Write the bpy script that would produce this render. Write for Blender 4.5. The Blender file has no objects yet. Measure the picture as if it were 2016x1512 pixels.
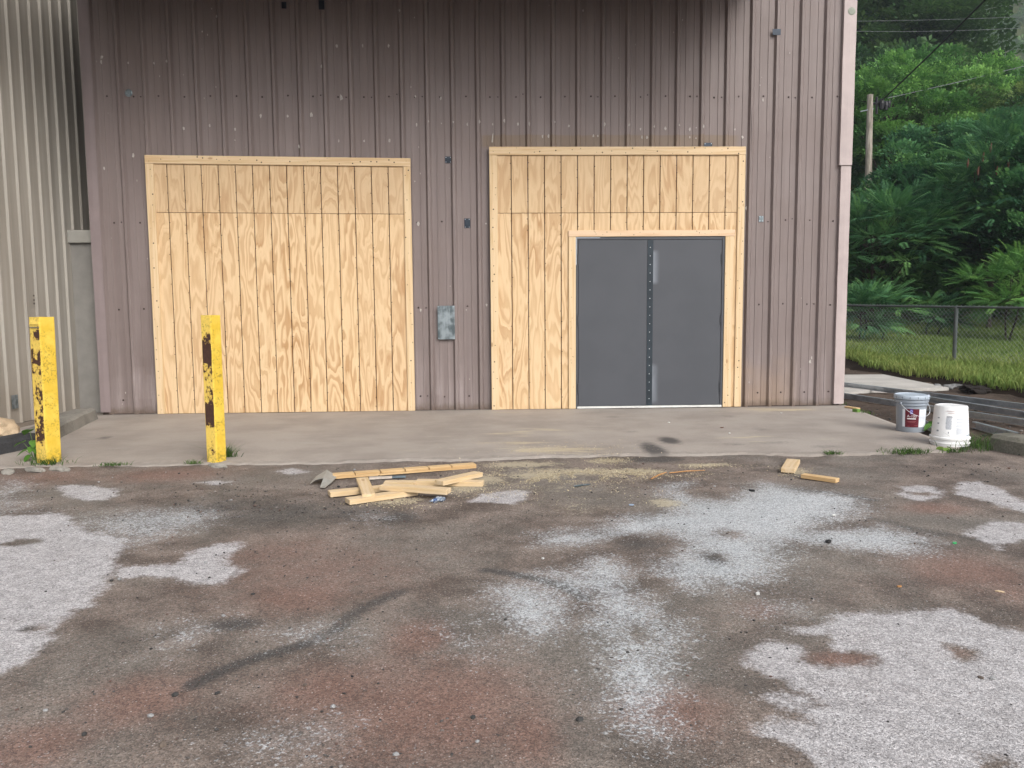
import bpy, math, random
import numpy as np
from mathutils import Vector, Matrix, noise as mnoise
random.seed(7); rng = np.random.default_rng(7)
SC = bpy.context.scene
COL = SC.collection
R = math.radians

# ------------------------------------------------------------------ camera
F_PX, PITCH, YAW, ROLL = 1600.0, 0.09841, 0.03652, 0.00788
CD, CH = 10.1556, 1.321                       # distance to the metal wall (y = 0), height over the slab
_F = np.array([math.sin(YAW)*math.cos(PITCH), math.cos(YAW)*math.cos(PITCH), -math.sin(PITCH)])
_w = np.array([math.cos(YAW), -math.sin(YAW), 0.0]); _u0 = np.cross(_w, _F)
_r = _w*math.cos(ROLL) - _u0*math.sin(ROLL); _u = _u0*math.cos(ROLL) + _w*math.sin(ROLL)
cam_d = bpy.data.cameras.new('camera'); cam = bpy.data.objects.new('camera', cam_d); COL.objects.link(cam)
M = Matrix.Identity(4)
for i in range(3):
    M[i][0], M[i][1], M[i][2] = _r[i], _u[i], -_F[i]
M[0][3], M[1][3], M[2][3] = 0, -CD, CH
cam.matrix_world = M
cam_d.sensor_fit = 'HORIZONTAL'; cam_d.sensor_width = 36.0; cam_d.lens = 36.0*F_PX/2016
cam_d.clip_start = 0.05; cam_d.clip_end = 2000
SC.camera = cam

def ray(px, py): return _F + _r*(px-1008)/F_PX - _u*(py-756)/F_PX
def wal(px, py, y=0.0):                       # photo pixel -> point on the plane y
    d = ray(px, py); q = d*(y+CD)/d[1]; return float(q[0]), float(q[2]+CH)
def gnd(px, py, z=0.0):                       # photo pixel -> point on a level plane
    d = ray(px, py); q = d*(z-CH)/d[2]; return float(q[0]), float(q[1]-CD)
def dep(px, py, dist):                        # photo pixel -> point at a depth from the camera
    d = ray(px, py); q = d*dist; return float(q[0]), float(q[1]-CD), float(q[2]+CH)

# ------------------------------------------------------------------ world, sun, exposure
SUN_EL, SUN_AZ = R(36), R(152)               # azimuth from +Y clockwise: behind the camera, to its right
W = bpy.data.worlds.new('World'); SC.world = W; W.use_nodes = True
nt = W.node_tree; nt.nodes.clear()
sky = nt.nodes.new('ShaderNodeTexSky'); sky.sky_type = 'NISHITA'; sky.sun_disc = False
sky.sun_elevation = SUN_EL; sky.sun_rotation = SUN_AZ; sky.air_density = 1.0; sky.dust_density = 4.0; sky.ozone_density = 1.0
hs = nt.nodes.new('ShaderNodeHueSaturation'); hs.inputs['Saturation'].default_value = 0.28
bg = nt.nodes.new('ShaderNodeBackground'); bg.inputs['Strength'].default_value = 0.15
wo = nt.nodes.new('ShaderNodeOutputWorld')
nt.links.new(sky.outputs[0], hs.inputs['Color']); nt.links.new(hs.outputs[0], bg.inputs['Color']); nt.links.new(bg.outputs[0], wo.inputs['Surface'])
sd = bpy.data.lights.new('sun', 'SUN'); sd.energy = 1.25; sd.angle = R(32); sd.color = (1.0, 0.965, 0.91)
so = bpy.data.objects.new('sun', sd); COL.objects.link(so)
_sdir = Vector((math.sin(SUN_AZ)*math.cos(SUN_EL), math.cos(SUN_AZ)*math.cos(SUN_EL), math.sin(SUN_EL)))
so.rotation_euler = _sdir.to_track_quat('Z', 'Y').to_euler(); so.location = (3, -14, 20)
SC.view_settings.view_transform = 'Standard'; SC.view_settings.look = 'None'
SC.view_settings.exposure = 0.68; SC.view_settings.gamma = 1.0; SC.view_settings.use_curve_mapping = False
SC.render.engine = 'CYCLES'
SC.cycles.use_denoising = True
SC.cycles.max_bounces = 4; SC.cycles.diffuse_bounces = 2; SC.cycles.glossy_bounces = 2
SC.cycles.transmission_bounces = 3; SC.cycles.volume_bounces = 0; SC.cycles.transparent_max_bounces = 6
SC.cycles.sample_clamp_indirect = 6.0

# ------------------------------------------------------------------ node helper
class N:
    def __init__(s, name, rough=0.8, spec=0.3, metal=0.0):
        s.m = bpy.data.materials.new(name); s.m.use_nodes = True; s.t = s.m.node_tree
        s.b = s.t.nodes['Principled BSDF']
        s.b.inputs['Roughness'].default_value = rough; s.b.inputs['Metallic'].default_value = metal
        s.b.inputs['Specular IOR Level'].default_value = spec
        s._pos = None
    def node(s, k): return s.t.nodes.new(k)
    def link(s, a, b):
        if isinstance(a, (int, float)): b.default_value = a
        elif isinstance(a, tuple): b.default_value = a if len(a) == 4 or b.type == 'VECTOR' else (*a, 1)
        else: s.t.links.new(a, b)
    def pos(s):
        if s._pos is None: s._pos = s.node('ShaderNodeNewGeometry').outputs['Position']
        return s._pos
    def obj(s): return s.node('ShaderNodeTexCoord').outputs['Object']
    def attr(s, n):
        a = s.node('ShaderNodeAttribute'); a.attribute_name = n; return a.outputs['Fac']
    def attc(s, n):
        a = s.node('ShaderNodeAttribute'); a.attribute_name = n; return a.outputs['Color']
    def map(s, v, sc=(1, 1, 1), loc=(0, 0, 0), rot=(0, 0, 0)):
        m = s.node('ShaderNodeMapping'); s.link(v, m.inputs['Vector'])
        m.inputs['Scale'].default_value = sc; m.inputs['Location'].default_value = loc; m.inputs['Rotation'].default_value = rot
        return m.outputs[0]
    def noise(s, v, scale=5, det=4, rough=0.55, dist=0.0):
        n = s.node('ShaderNodeTexNoise'); s.link(v, n.inputs['Vector']); n.inputs['Scale'].default_value = scale
        n.inputs['Detail'].default_value = det; n.inputs['Roughness'].default_value = rough; n.inputs['Distortion'].default_value = dist
        return n.outputs['Fac']
    def voro(s, v, scale=5, out='Distance', feat='F1'):
        n = s.node('ShaderNodeTexVoronoi'); n.feature = feat; s.link(v, n.inputs['Vector']); n.inputs['Scale'].default_value = scale
        return n.outputs[out]
    def math(s, op, a, b=0.0, c=0.0):
        n = s.node('ShaderNodeMath'); n.operation = op
        for i, x in enumerate((a, b, c)): s.link(x, n.inputs[i])
        return n.outputs[0]
    def step(s, v, lo, hi, a=0.0, b=1.0):
        n = s.node('ShaderNodeMapRange'); n.interpolation_type = 'SMOOTHSTEP'; s.link(v, n.inputs[0])
        n.inputs[1].default_value = lo; n.inputs[2].default_value = hi; n.inputs[3].default_value = a; n.inputs[4].default_value = b
        return n.outputs[0]
    def mix(s, f, a, b, mode='MIX'):
        n = s.node('ShaderNodeMix'); n.data_type = 'RGBA'; n.blend_type = mode
        s.link(f, n.inputs[0]); s.link(a, n.inputs[6]); s.link(b, n.inputs[7]); return n.outputs[2]
    def ramp(s, f, stops):
        n = s.node('ShaderNodeValToRGB'); s.link(f, n.inputs[0]); e = n.color_ramp.elements
        while len(e) < len(stops): e.new(0.5)
        for k, (p, c) in zip(e, stops): k.position = p; k.color = (*c, 1)
        return n.outputs[0]
    def sep(s, v):
        n = s.node('ShaderNodeSeparateXYZ'); s.link(v, n.inputs[0]); return n.outputs
    def comb(s, x, y, z):
        n = s.node('ShaderNodeCombineXYZ')
        for i, q in enumerate((x, y, z)): s.link(q, n.inputs[i])
        return n.outputs[0]
    def bump(s, h, strength=0.3, dist=0.01):
        n = s.node('ShaderNodeBump'); s.link(h, n.inputs['Height']); n.inputs['Strength'].default_value = strength; n.inputs['Distance'].default_value = dist
        s.t.links.new(n.outputs[0], s.b.inputs['Normal'])
    def col(s, c): s.link(c, s.b.inputs['Base Color']); return s
    def rough(s, c): s.link(c, s.b.inputs['Roughness']); return s

def simple(name, c, rough=0.7, metal=0.0, var=0.15, scale=30, spec=0.3, bump=0.1):
    n = N(name, rough, spec, metal); v = n.obj()
    f = n.noise(v, scale, 5, 0.6); g = n.noise(v, scale*0.13, 3)
    k = n.math('MULTIPLY', n.math('ADD', f, g), 0.5)
    n.col(n.mix(n.step(k, 0.3, 0.7), tuple(x*(1-var) for x in c), tuple(min(1, x*(1+var)) for x in c)))
    if bump: n.bump(f, bump, 0.004)
    return n.m

# ------------------------------------------------------------------ mesh helpers
def mesh_np(name, V, Fq, mat=None, smooth=False, attrs=None):
    V = np.asarray(V, np.float32).reshape(-1, 3)
    me = bpy.data.meshes.new(name)
    faces = [np.asarray(f, np.int32) for f in (Fq if isinstance(Fq, list) else [Fq]) if len(f)]
    me.vertices.add(len(V)); me.vertices.foreach_set('co', V.ravel())
    nl = sum(f.size for f in faces); nf = sum(len(f) for f in faces)
    me.loops.add(nl); me.polygons.add(nf)
    me.loops.foreach_set('vertex_index', np.concatenate([f.ravel() for f in faces]))
    tot = np.concatenate([np.full(len(f), f.shape[1], np.int32) for f in faces])
    st = np.concatenate([[0], np.cumsum(tot)[:-1]]).astype(np.int32)
    me.polygons.foreach_set('loop_start', st); me.polygons.foreach_set('loop_total', tot)
    me.polygons.foreach_set('use_smooth', np.full(nf, smooth, bool))
    for k, a in (attrs or {}).items():
        a = np.asarray(a, np.float32)
        if a.ndim == 2:
            at = me.attributes.new(k, 'FLOAT_COLOR', 'POINT'); at.data.foreach_set('color', np.c_[a, np.ones(len(a), np.float32)].ravel().astype(np.float32))
        else:
            at = me.attributes.new(k, 'FLOAT', 'POINT'); at.data.foreach_set('value', a)
    me.update(calc_edges=True); me.validate()
    if mat: me.materials.append(mat)
    return me

class MB:                                    # collects boxes, tubes, polygons -> ONE mesh
    def __init__(s): s.v = []; s.f = []; s.sm = False
    def add(s, vs, fs):
        o = len(s.v); s.v += [tuple(map(float, p)) for p in vs]; s.f += [tuple(i+o for i in f) for f in fs]; return s
    def box(s, x0, x1, y0, y1, z0, z1, bev=0.0):
        if bev <= 0:
            vs = [(x, y, z) for x in (x0, x1) for y in (y0, y1) for z in (z0, z1)]
            return s.add(vs, [(0, 1, 3, 2), (4, 6, 7, 5), (0, 4, 5, 1), (2, 3, 7, 6), (0, 2, 6, 4), (1, 5, 7, 3)])
        b = bev; vs = []
        for x, sx in ((x0, 1), (x1, -1)):
            for y, sy in ((y0, 1), (y1, -1)):
                for z, sz in ((z0, 1), (z1, -1)):
                    vs += [(x, y+sy*b, z+sz*b), (x+sx*b, y, z+sz*b), (x+sx*b, y+sy*b, z)]
        I = lambda i, j, k, a: ((i*2+j)*2+k)*3+a
        fs = []
        for i in (0, 1): fs.append((I(i,0,0,0), I(i,0,1,0), I(i,1,1,0), I(i,1,0,0)))
        for j in (0, 1): fs.append((I(0,j,0,1), I(0,j,1,1), I(1,j,1,1), I(1,j,0,1)))
        for k in (0, 1): fs.append((I(0,0,k,2), I(0,1,k,2), I(1,1,k,2), I(1,0,k,2)))
        for j in (0, 1):
            for k in (0, 1): fs.append((I(0,j,k,1), I(0,j,k,2), I(1,j,k,2), I(1,j,k,1)))
        for i in (0, 1):
            for k in (0, 1): fs.append((I(i,0,k,0), I(i,0,k,2), I(i,1,k,2), I(i,1,k,0)))
        for i in (0, 1):
            for j in (0, 1): fs.append((I(i,j,0,0), I(i,j,0,1), I(i,j,1,1), I(i,j,1,0)))
        for i in (0, 1):
            for j in (0, 1):
                for k in (0, 1): fs.append((I(i,j,k,0), I(i,j,k,1), I(i,j,k,2)))
        return s.add(vs, fs)
    def tube(s, pts, rad, n=6, cap=True):
        pts = [Vector(p) for p in pts]; rad = rad if isinstance(rad, (list, tuple)) else [rad]*len(pts)
        vs = []; up = Vector((0.13, 0.21, 1))
        for i, p in enumerate(pts):
            t = (pts[min(i+1, len(pts)-1)] - pts[max(i-1, 0)]).normalized()
            a = t.cross(up); a = (a if a.length > 1e-3 else t.cross(Vector((1, 0, 0)))).normalized(); b = t.cross(a)
            vs += [p + (a*math.cos(2*math.pi*k/n) + b*math.sin(2*math.pi*k/n))*rad[i] for k in range(n)]
        fs = [(i*n+k, i*n+(k+1) % n, (i+1)*n+(k+1) % n, (i+1)*n+k) for i in range(len(pts)-1) for k in range(n)]
        if cap: fs += [tuple(range(n-1, -1, -1)), tuple((len(pts)-1)*n+k for k in range(n))]
        return s.add(vs, fs)
    def lathe(s, prof, n=40, cx=0, cy=0):
        vs = [(cx+r*math.cos(2*math.pi*k/n), cy+r*math.sin(2*math.pi*k/n), z) for r, z in prof for k in range(n)]
        fs = [(i*n+k, i*n+(k+1) % n, (i+1)*n+(k+1) % n, (i+1)*n+k) for i in range(len(prof)-1) for k in range(n)]
        return s.add(vs, fs)
    def prism(s, poly, z0, z1, jit=0.0):      # level polygon extruded in z
        n = len(poly)
        vs = [(x, y, z0) for x, y in poly] + [(x, y, z1+random.uniform(-jit, jit)) for x, y in poly]
        return s.add(vs, [tuple(range(n-1, -1, -1)), tuple(range(n, 2*n))] + [(k, (k+1) % n, n+(k+1) % n, n+k) for k in range(n)])
    def build(s, name, mat, parent=None, smooth=False, loc=None):
        me = bpy.data.meshes.new(name); me.from_pydata(s.v, [], s.f); me.validate()
        import bmesh
        bm = bmesh.new(); bm.from_mesh(me); bmesh.ops.recalc_face_normals(bm, faces=bm.faces); bm.to_mesh(me); bm.free()
        if smooth:
            me.polygons.foreach_set('use_smooth', [True]*len(me.polygons))
        me.materials.append(mat)
        return link(name, me, parent, loc)

def link(name, me, parent=None, loc=None):
    o = bpy.data.objects.new(name, me); COL.objects.link(o)
    if parent: o.parent = parent
    if loc: o.location = loc
    return o
def tag(o, label=None, cat=None, group=None, kind=None):
    if label: o['label'] = label
    if cat: o['category'] = cat
    if group: o['group'] = group
    if kind: o['kind'] = kind
    return o
def thing(name, label, cat, loc=(0, 0, 0), rz=0.0, group=None):
    o = bpy.data.objects.new(name, None); COL.objects.link(o); o.location = loc; o.rotation_euler = (0, 0, rz)
    o.empty_display_size = 0.1
    return tag(o, label, cat, group)
def shade_auto(o, ang=35):
    me = o.data
    me.polygons.foreach_set('use_smooth', [True]*len(me.polygons))
    import bmesh
    bm = bmesh.new(); bm.from_mesh(me)
    for e in bm.edges:
        e.smooth = not (len(e.link_faces) == 2 and e.calc_face_angle(0) > R(ang))
    bm.to_mesh(me); bm.free(); return o

def vn2(x, y, s, seed=0):                    # cheap smooth value noise (numpy)
    r = np.random.default_rng(seed).random((64, 64))
    u, v = x*s, y*s; i, j = np.floor(u).astype(int), np.floor(v).astype(int); a, b = u-i, v-j
    a = a*a*(3-2*a); b = b*b*(3-2*b); i %= 64; j %= 64; i1, j1 = (i+1) % 64, (j+1) % 64
    return (r[i, j]*(1-a)+r[i1, j]*a)*(1-b)+(r[i, j1]*(1-a)+r[i1, j1]*a)*b

def sdist(px, py, poly):                     # signed distance to polygon (negative inside)
    P = np.asarray(poly, float); n = len(P); d = np.full(px.shape, 1e9); ins = np.zeros(px.shape, bool)
    for k in range(n):
        a = P[k]; b = P[(k+1) % n]; e = b-a; wx = px-a[0]; wy = py-a[1]
        t = np.clip((wx*e[0]+wy*e[1])/max(e@e, 1e-9), 0, 1)
        d = np.minimum(d, (wx-e[0]*t)**2+(wy-e[1]*t)**2)
        c = ((a[1] <= py) & (b[1] > py)) | ((b[1] <= py) & (a[1] > py))
        with np.errstate(divide='ignore', invalid='ignore'):
            xi = a[0]+(py-a[1])/(b[1]-a[1] if b[1] != a[1] else 1e-9)*e[0]
        ins ^= c & (px < xi)
    d = np.sqrt(d); return np.where(ins, -d, d)
def grid_faces(nx, ny):
    i = np.arange((nx-1)*(ny-1)); a = (i//(nx-1))*nx + i % (nx-1)
    return np.c_[a, a+1, a+nx+1, a+nx]

# ------------------------------------------------------------------ materials
def m_mauve():
    n = N('mauve_painted_steel', 0.5, 0.35); p = n.pos(); x, y, z = n.sep(p)
    st = n.noise(n.map(p, (9, 0.0, 0.35)), 1.0, 5, 0.6)
    bl = n.noise(p, 1.1, 4, 0.6); fine = n.noise(n.map(p, (60, 10, 6)), 1, 4)
    c = n.mix(n.step(st, 0.35, 0.7), (0.180, 0.143, 0.135), (0.212, 0.172, 0.164))
    c = n.mix(n.math('MULTIPLY', n.step(bl, 0.45, 0.75), 0.3), c, (0.195, 0.150, 0.134))
    c = n.mix(n.math('MULTIPLY', n.step(fine, 0.5, 0.8), 0.25), c, (0.27, 0.228, 0.224))
    # old brown paint band left by a sign over the right opening
    hb = n.math('MULTIPLY', n.step(z, 3.2, 3.25), n.step(n.math('ADD', z, n.math('MULTIPLY', bl, 0.05)), 3.385, 3.40, 1, 0))
    hb = n.math('MULTIPLY', hb, n.math('MULTIPLY', n.step(x, 0.0, 0.06), n.step(x, 3.1, 3.25, 1, 0)))
    c = n.mix(n.math('MULTIPLY', hb, 0.55), c, (0.19, 0.13, 0.075))
    # chalky bloom and rusty splash low down
    low = n.step(n.math('ADD', z, n.math('MULTIPLY', n.noise(p, 3.0, 5), 1.2)), 0.75, 1.5, 1, 0)
    c = n.mix(n.math('MULTIPLY', low, n.math('MULTIPLY', n.step(st, 0.4, 0.65), 0.45)), c, (0.35, 0.30, 0.295))
    rs = n.math('MULTIPLY', n.step(n.math('ADD', z, n.math('MULTIPLY', n.noise(p, 4.0, 5), 0.9)), 0.45, 1.25, 1, 0), n.math('MULTIPLY', n.step(x, 3.2, 3.35), n.step(x, 3.75, 4.1, 1, 0)))
    c = n.mix(n.math('MULTIPLY', rs, 0.5), c, (0.29, 0.20, 0.13))
    dirt = n.step(n.math('ADD', z, n.math('MULTIPLY', n.noise(p, 14, 4), 0.12)), 0.07, 0.17, 1, 0)
    c = n.mix(n.math('MULTIPLY', dirt, 0.7), c, (0.12, 0.085, 0.062))
    n.col(c); n.rough(n.step(bl, 0.3, 0.7, 0.42, 0.6)); n.bump(n.noise(n.map(p, (20, 20, 2)), 1, 3), 0.08, 0.01)
    return n.m
def m_beige():
    n = N('beige_painted_steel', 0.55, 0.3); p = n.pos(); x, y, z = n.sep(p)
    st = n.noise(n.map(p, (8, 8, 0.4)), 1.0, 5, 0.6)
    c = n.mix(n.step(st, 0.35, 0.7), (0.265, 0.243, 0.212), (0.34, 0.317, 0.28))
    d = n.step(n.math('ADD', z, n.math('MULTIPLY', n.noise(p, 3, 5), 0.9)), 0.4, 1.4, 1, 0)
    c = n.mix(n.math('MULTIPLY', d, 0.55), c, (0.24, 0.20, 0.16))
    n.col(c); n.bump(n.noise(p, 60, 3), 0.05, 0.003); return n.m
def m_ply():
    n = N('new_pine_plywood', 0.62, 0.25); p = n.pos(); x, y, z = n.sep(p); s = n.attr('sheet')
    off = n.math('MULTIPLY', s, 7.31)
    v = n.comb(n.math('ADD', x, off), off, z)
    wob = n.noise(n.map(v, (3.2, 1, 0.62)), 1.0, 3.5, 0.5, 0.25)
    big = n.noise(n.map(v, (1.3, 1, 0.3)), 1.0, 1.5, 0.5)
    f = n.math('ADD', n.math('MULTIPLY', wob, 13.0), n.math('MULTIPLY', big, 8.0))
    f = n.math('ADD', f, n.math('MULTIPLY', n.noise(n.map(v, (40, 1, 9)), 1, 3), 0.16))
    fr = n.math('FRACT', f)
    band = n.math('MULTIPLY', n.step(fr, 0.22, 0.74), n.step(fr, 0.84, 1.0, 1, 0))
    f2 = n.math('FRACT', n.math('MULTIPLY', f, 2.7)); b2 = n.math('MULTIPLY', n.step(f2, 0.5, 0.85), n.step(f2, 0.93, 1.0, 1, 0))
    pat = n.noise(n.map(v, (1.6, 1, 0.55), (3, 0, 5)), 1, 3)
    m = n.math('ADD', n.math('MULTIPLY', band, n.step(n.noise(n.map(v, (2.4, 1, 0.5), (7, 0, 2)), 1, 3), 0.3, 0.7, 0.55, 1.0)), n.math('MULTIPLY', b2, n.step(pat, 0.4, 0.6, 0.0, 0.35)))
    m = n.math('MULTIPLY', m, n.step(pat, 0.2, 0.55, 0.45, 1.0))
    c = n.mix(n.math('MINIMUM', m, 1.0), (0.690, 0.505, 0.305), (0.425, 0.240, 0.108))
    grain = n.noise(n.map(v, (160, 1, 7)), 1, 3, 0.6)
    c = n.mix(n.math('MULTIPLY', n.step(grain, 0.38, 0.75), 0.28), c, (0.42, 0.27, 0.14))
    sh = n.noise(n.comb(off, off, off), 3.3, 0); c = n.mix(n.step(sh, 0.3, 0.7, 0, 0.35), c, (0.55, 0.40, 0.25))
    ft = n.noise(n.map(v, (9, 1, 0.5), (1, 0, 3)), 1, 4); c = n.mix(n.step(ft, 0.5, 0.75, 0, 0.18), c, (0.72, 0.57, 0.38))
    tone = n.noise(v, 0.9, 2)
    c = n.mix(n.math('MULTIPLY', n.step(tone, 0.35, 0.7), 0.35), c, (0.66, 0.47, 0.27))
    up = n.attr('upper')
    c = n.mix(n.math('MULTIPLY', up, 0.3), c, (0.46, 0.325, 0.20))
    # a few knots
    kn = n.voro(n.map(v, (1.15, 1, 0.75), (0.3, 0, 0.2)), 1.0)
    c = n.mix(n.step(kn, 0.012, 0.03, 0.6, 0), c, (0.27, 0.13, 0.055))
    n.col(c); n.bump(grain, 0.12, 0.003); return n.m
def m_pine(name, axis, c0=(0.66, 0.50, 0.315), c1=(0.56, 0.385, 0.21)):
    n = N(name, 0.6, 0.25); p = n.obj() if axis == 'L' else n.pos()
    sc = {'V': (26, 26, 1.1), 'H': (1.1, 26, 26), 'L': (1.3, 30, 30)}[axis]
    g = n.noise(n.map(p, sc), 1.0, 4, 0.6, 0.4); sc2 = tuple(q*5 for q in sc); h = n.noise(n.map(p, sc2), 1, 3)
    c = n.mix(n.step(g, 0.42, 0.68), c0, c1)
    c = n.mix(n.math('MULTIPLY', n.step(h, 0.5, 0.8), 0.25), c, tuple(q*0.7 for q in c1))
    ks = {'V': (7, 7, 3.0), 'H': (3.0, 7, 7), 'L': (3, 7, 7)}[axis]
    k = n.voro(n.map(p, ks, (0.37, 0.11, 0.7)), 1.0)
    c = n.mix(n.step(k, 0.06, 0.11, 0.65, 0), c, (0.30, 0.155, 0.07))
    n.col(c); n.bump(h, 0.1, 0.003); return n.m
def m_yellow():
    n = N('chipped_yellow_paint', 0.5, 0.35); p = n.obj(); a = n.attr('chip'); fl = n.attr('face')
    nz = n.noise(p, 26, 6, 0.62); big = n.noise(n.map(p, (1, 1, 0.45)), 7.5, 4, 0.6)
    k = n.math('ADD', n.math('MULTIPLY', nz, 0.55), n.math('ADD', n.math('MULTIPLY', big, 0.75), n.math('MULTIPLY', a, 0.42)))
    chip = n.step(k, 0.855, 0.89)
    yel = n.mix(n.step(n.noise(p, 11, 5), 0.35, 0.7), (0.66, 0.44, 0.045), (0.76, 0.54, 0.085))
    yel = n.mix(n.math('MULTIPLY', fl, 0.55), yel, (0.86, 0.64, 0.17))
    z = n.sep(p)[2]
    gr = n.math('MULTIPLY', n.step(n.noise(p, 60, 5, 0.7), 0.5, 0.62), n.step(n.noise(p, 6, 3), 0.42, 0.6))
    yel = n.mix(n.math('MULTIPLY', gr, 0.75), yel, (0.20, 0.14, 0.03))
    halo = n.step(k, 0.79, 0.87)
    yel = n.mix(n.math('MULTIPLY', halo, 0.45), yel, (0.42, 0.22, 0.05))
    low = n.step(n.math('ADD', z, n.math('MULTIPLY', nz, 0.3)), 0.17, 0.38, 1, 0)
    yel = n.mix(n.math('MULTIPLY', low, n.math('MULTIPLY', n.step(n.noise(p, 40, 4), 0.42, 0.6), 0.7)), yel, (0.13, 0.115, 0.03))
    rust = n.mix(n.noise(p, 45, 4), (0.022, 0.012, 0.010), (0.095, 0.042, 0.027))
    n.col(n.mix(chip, yel, rust)); n.rough(n.step(chip, 0, 1, 0.45, 0.85)); n.bump(n.math('MULTIPLY', chip, -1.0), 0.5, 0.004)
    return n.m
def m_concrete(name, c=(0.30, 0.28, 0.26), v=0.22, sc=1.0):
    n = N(name, 0.9, 0.15); p = n.pos()
    a = n.noise(p, 2.2*sc, 6, 0.62); b = n.noise(p, 55*sc, 5, 0.65); d = n.voro(p, 160*sc)
    k = n.math('ADD', n.math('MULTIPLY', a, 0.65), n.math('MULTIPLY', b, 0.35))
    cc = n.mix(n.step(k, 0.36, 0.64), tuple(q*(1-v) for q in c), tuple(q*(1+v) for q in c))
    cc = n.mix(n.step(d, 0.10, 0.2, 0.35, 0), cc, tuple(q*0.5 for q in c))
    n.col(cc); n.bump(b, 0.3, 0.006); return n.m
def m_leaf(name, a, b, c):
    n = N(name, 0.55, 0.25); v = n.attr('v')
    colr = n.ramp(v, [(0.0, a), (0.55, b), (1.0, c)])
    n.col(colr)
    tr = n.node('ShaderNodeBsdfTranslucent'); n.link(colr, tr.inputs[0])
    mx = n.node('ShaderNodeMixShader'); mx.inputs[0].default_value = 0.28
    out = n.t.nodes['Material Output']
    n.t.links.new(n.b.outputs[0], mx.inputs[1]); n.t.links.new(tr.outputs[0], mx.inputs[2]); n.t.links.new(mx.outputs[0], out.inputs[0])
    return n.m
def m_galv():
    n = N('galvanised_steel', 0.38, 0.5, 0.85); p = n.pos()
    f = n.voro(p, 40, 'Color'); g = n.noise(p, 5, 4)
    c = n.mix(n.math('MULTIPLY', n.sep(f)[0], 0.5), (0.52, 0.57, 0.62), (0.72, 0.77, 0.82))
    n.col(n.mix(n.step(g, 0.4, 0.7), c, (0.36, 0.40, 0.44))); n.rough(n.step(g, 0.3, 0.7, 0.3, 0.5)); return n.m
def m_plate(name, a, b):
    n = N(name, 0.35, 0.5, 0.6); p = n.pos(); g = n.noise(p, 9, 4); h = n.noise(n.map(p, (30, 30, 3)), 1, 3)
    n.col(n.mix(n.step(n.math('ADD', n.math('MULTIPLY', g, 0.7), n.math('MULTIPLY', h, 0.3)), 0.4, 0.62), a, b)); return n.m

MAUVE = m_mauve(); BEIGE = m_beige(); PLY = m_ply(); PINE_V = m_pine('pine_trim_upright', 'V'); PINE_H = m_pine('pine_trim_level', 'H')
PINE_L = m_pine('pine_scrap', 'L', (0.64, 0.50, 0.33), (0.56, 0.40, 0.22)); PINE_O = m_pine('weathered_pine_scrap', 'L', (0.62, 0.44, 0.24), (0.50, 0.32, 0.15))
YELLOW = m_yellow(); GALV = m_galv()
DOORGREY = None
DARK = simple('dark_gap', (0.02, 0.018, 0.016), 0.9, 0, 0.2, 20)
NAIL = simple('dark_nail_head', (0.045, 0.032, 0.026), 0.6, 0.3, 0.2, 50)
SCREW = simple('rusty_screw', (0.05, 0.034, 0.03), 0.6, 0.3, 0.3, 40)
PLATE_DK = m_plate('dark_blue_steel_plate', (0.018, 0.024, 0.034), (0.035, 0.045, 0.06))
PLATE_GV = m_plate('dull_galvanised_plate', (0.10, 0.125, 0.135), (0.30, 0.345, 0.37))
CHIP = simple('bare_primer', (0.42, 0.39, 0.36), 0.8, 0, 0.3, 60)
TRIMPAINT = simple('pale_mauve_trim', (0.42, 0.35, 0.34), 0.5, 0, 0.12, 5, 0.35, 0.05)
# ------------------------------------------------------------------ GROUND
SLAB_PX = [(-260, 922), (0, 918), (130, 913), (420, 911), (600, 910), (770, 906), (1000, 900), (1250, 894), (1450, 893), (1660, 892), (1800, 889), (1900, 886)]
_sx, _sy = zip(*[gnd(*q) for q in SLAB_PX]); _sx = list(_sx); _sy = list(_sy); _sx[0] = -6.4
def slab_front(x): return np.interp(x, _sx, _sy)
ASPH_Z = -0.022

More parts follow.
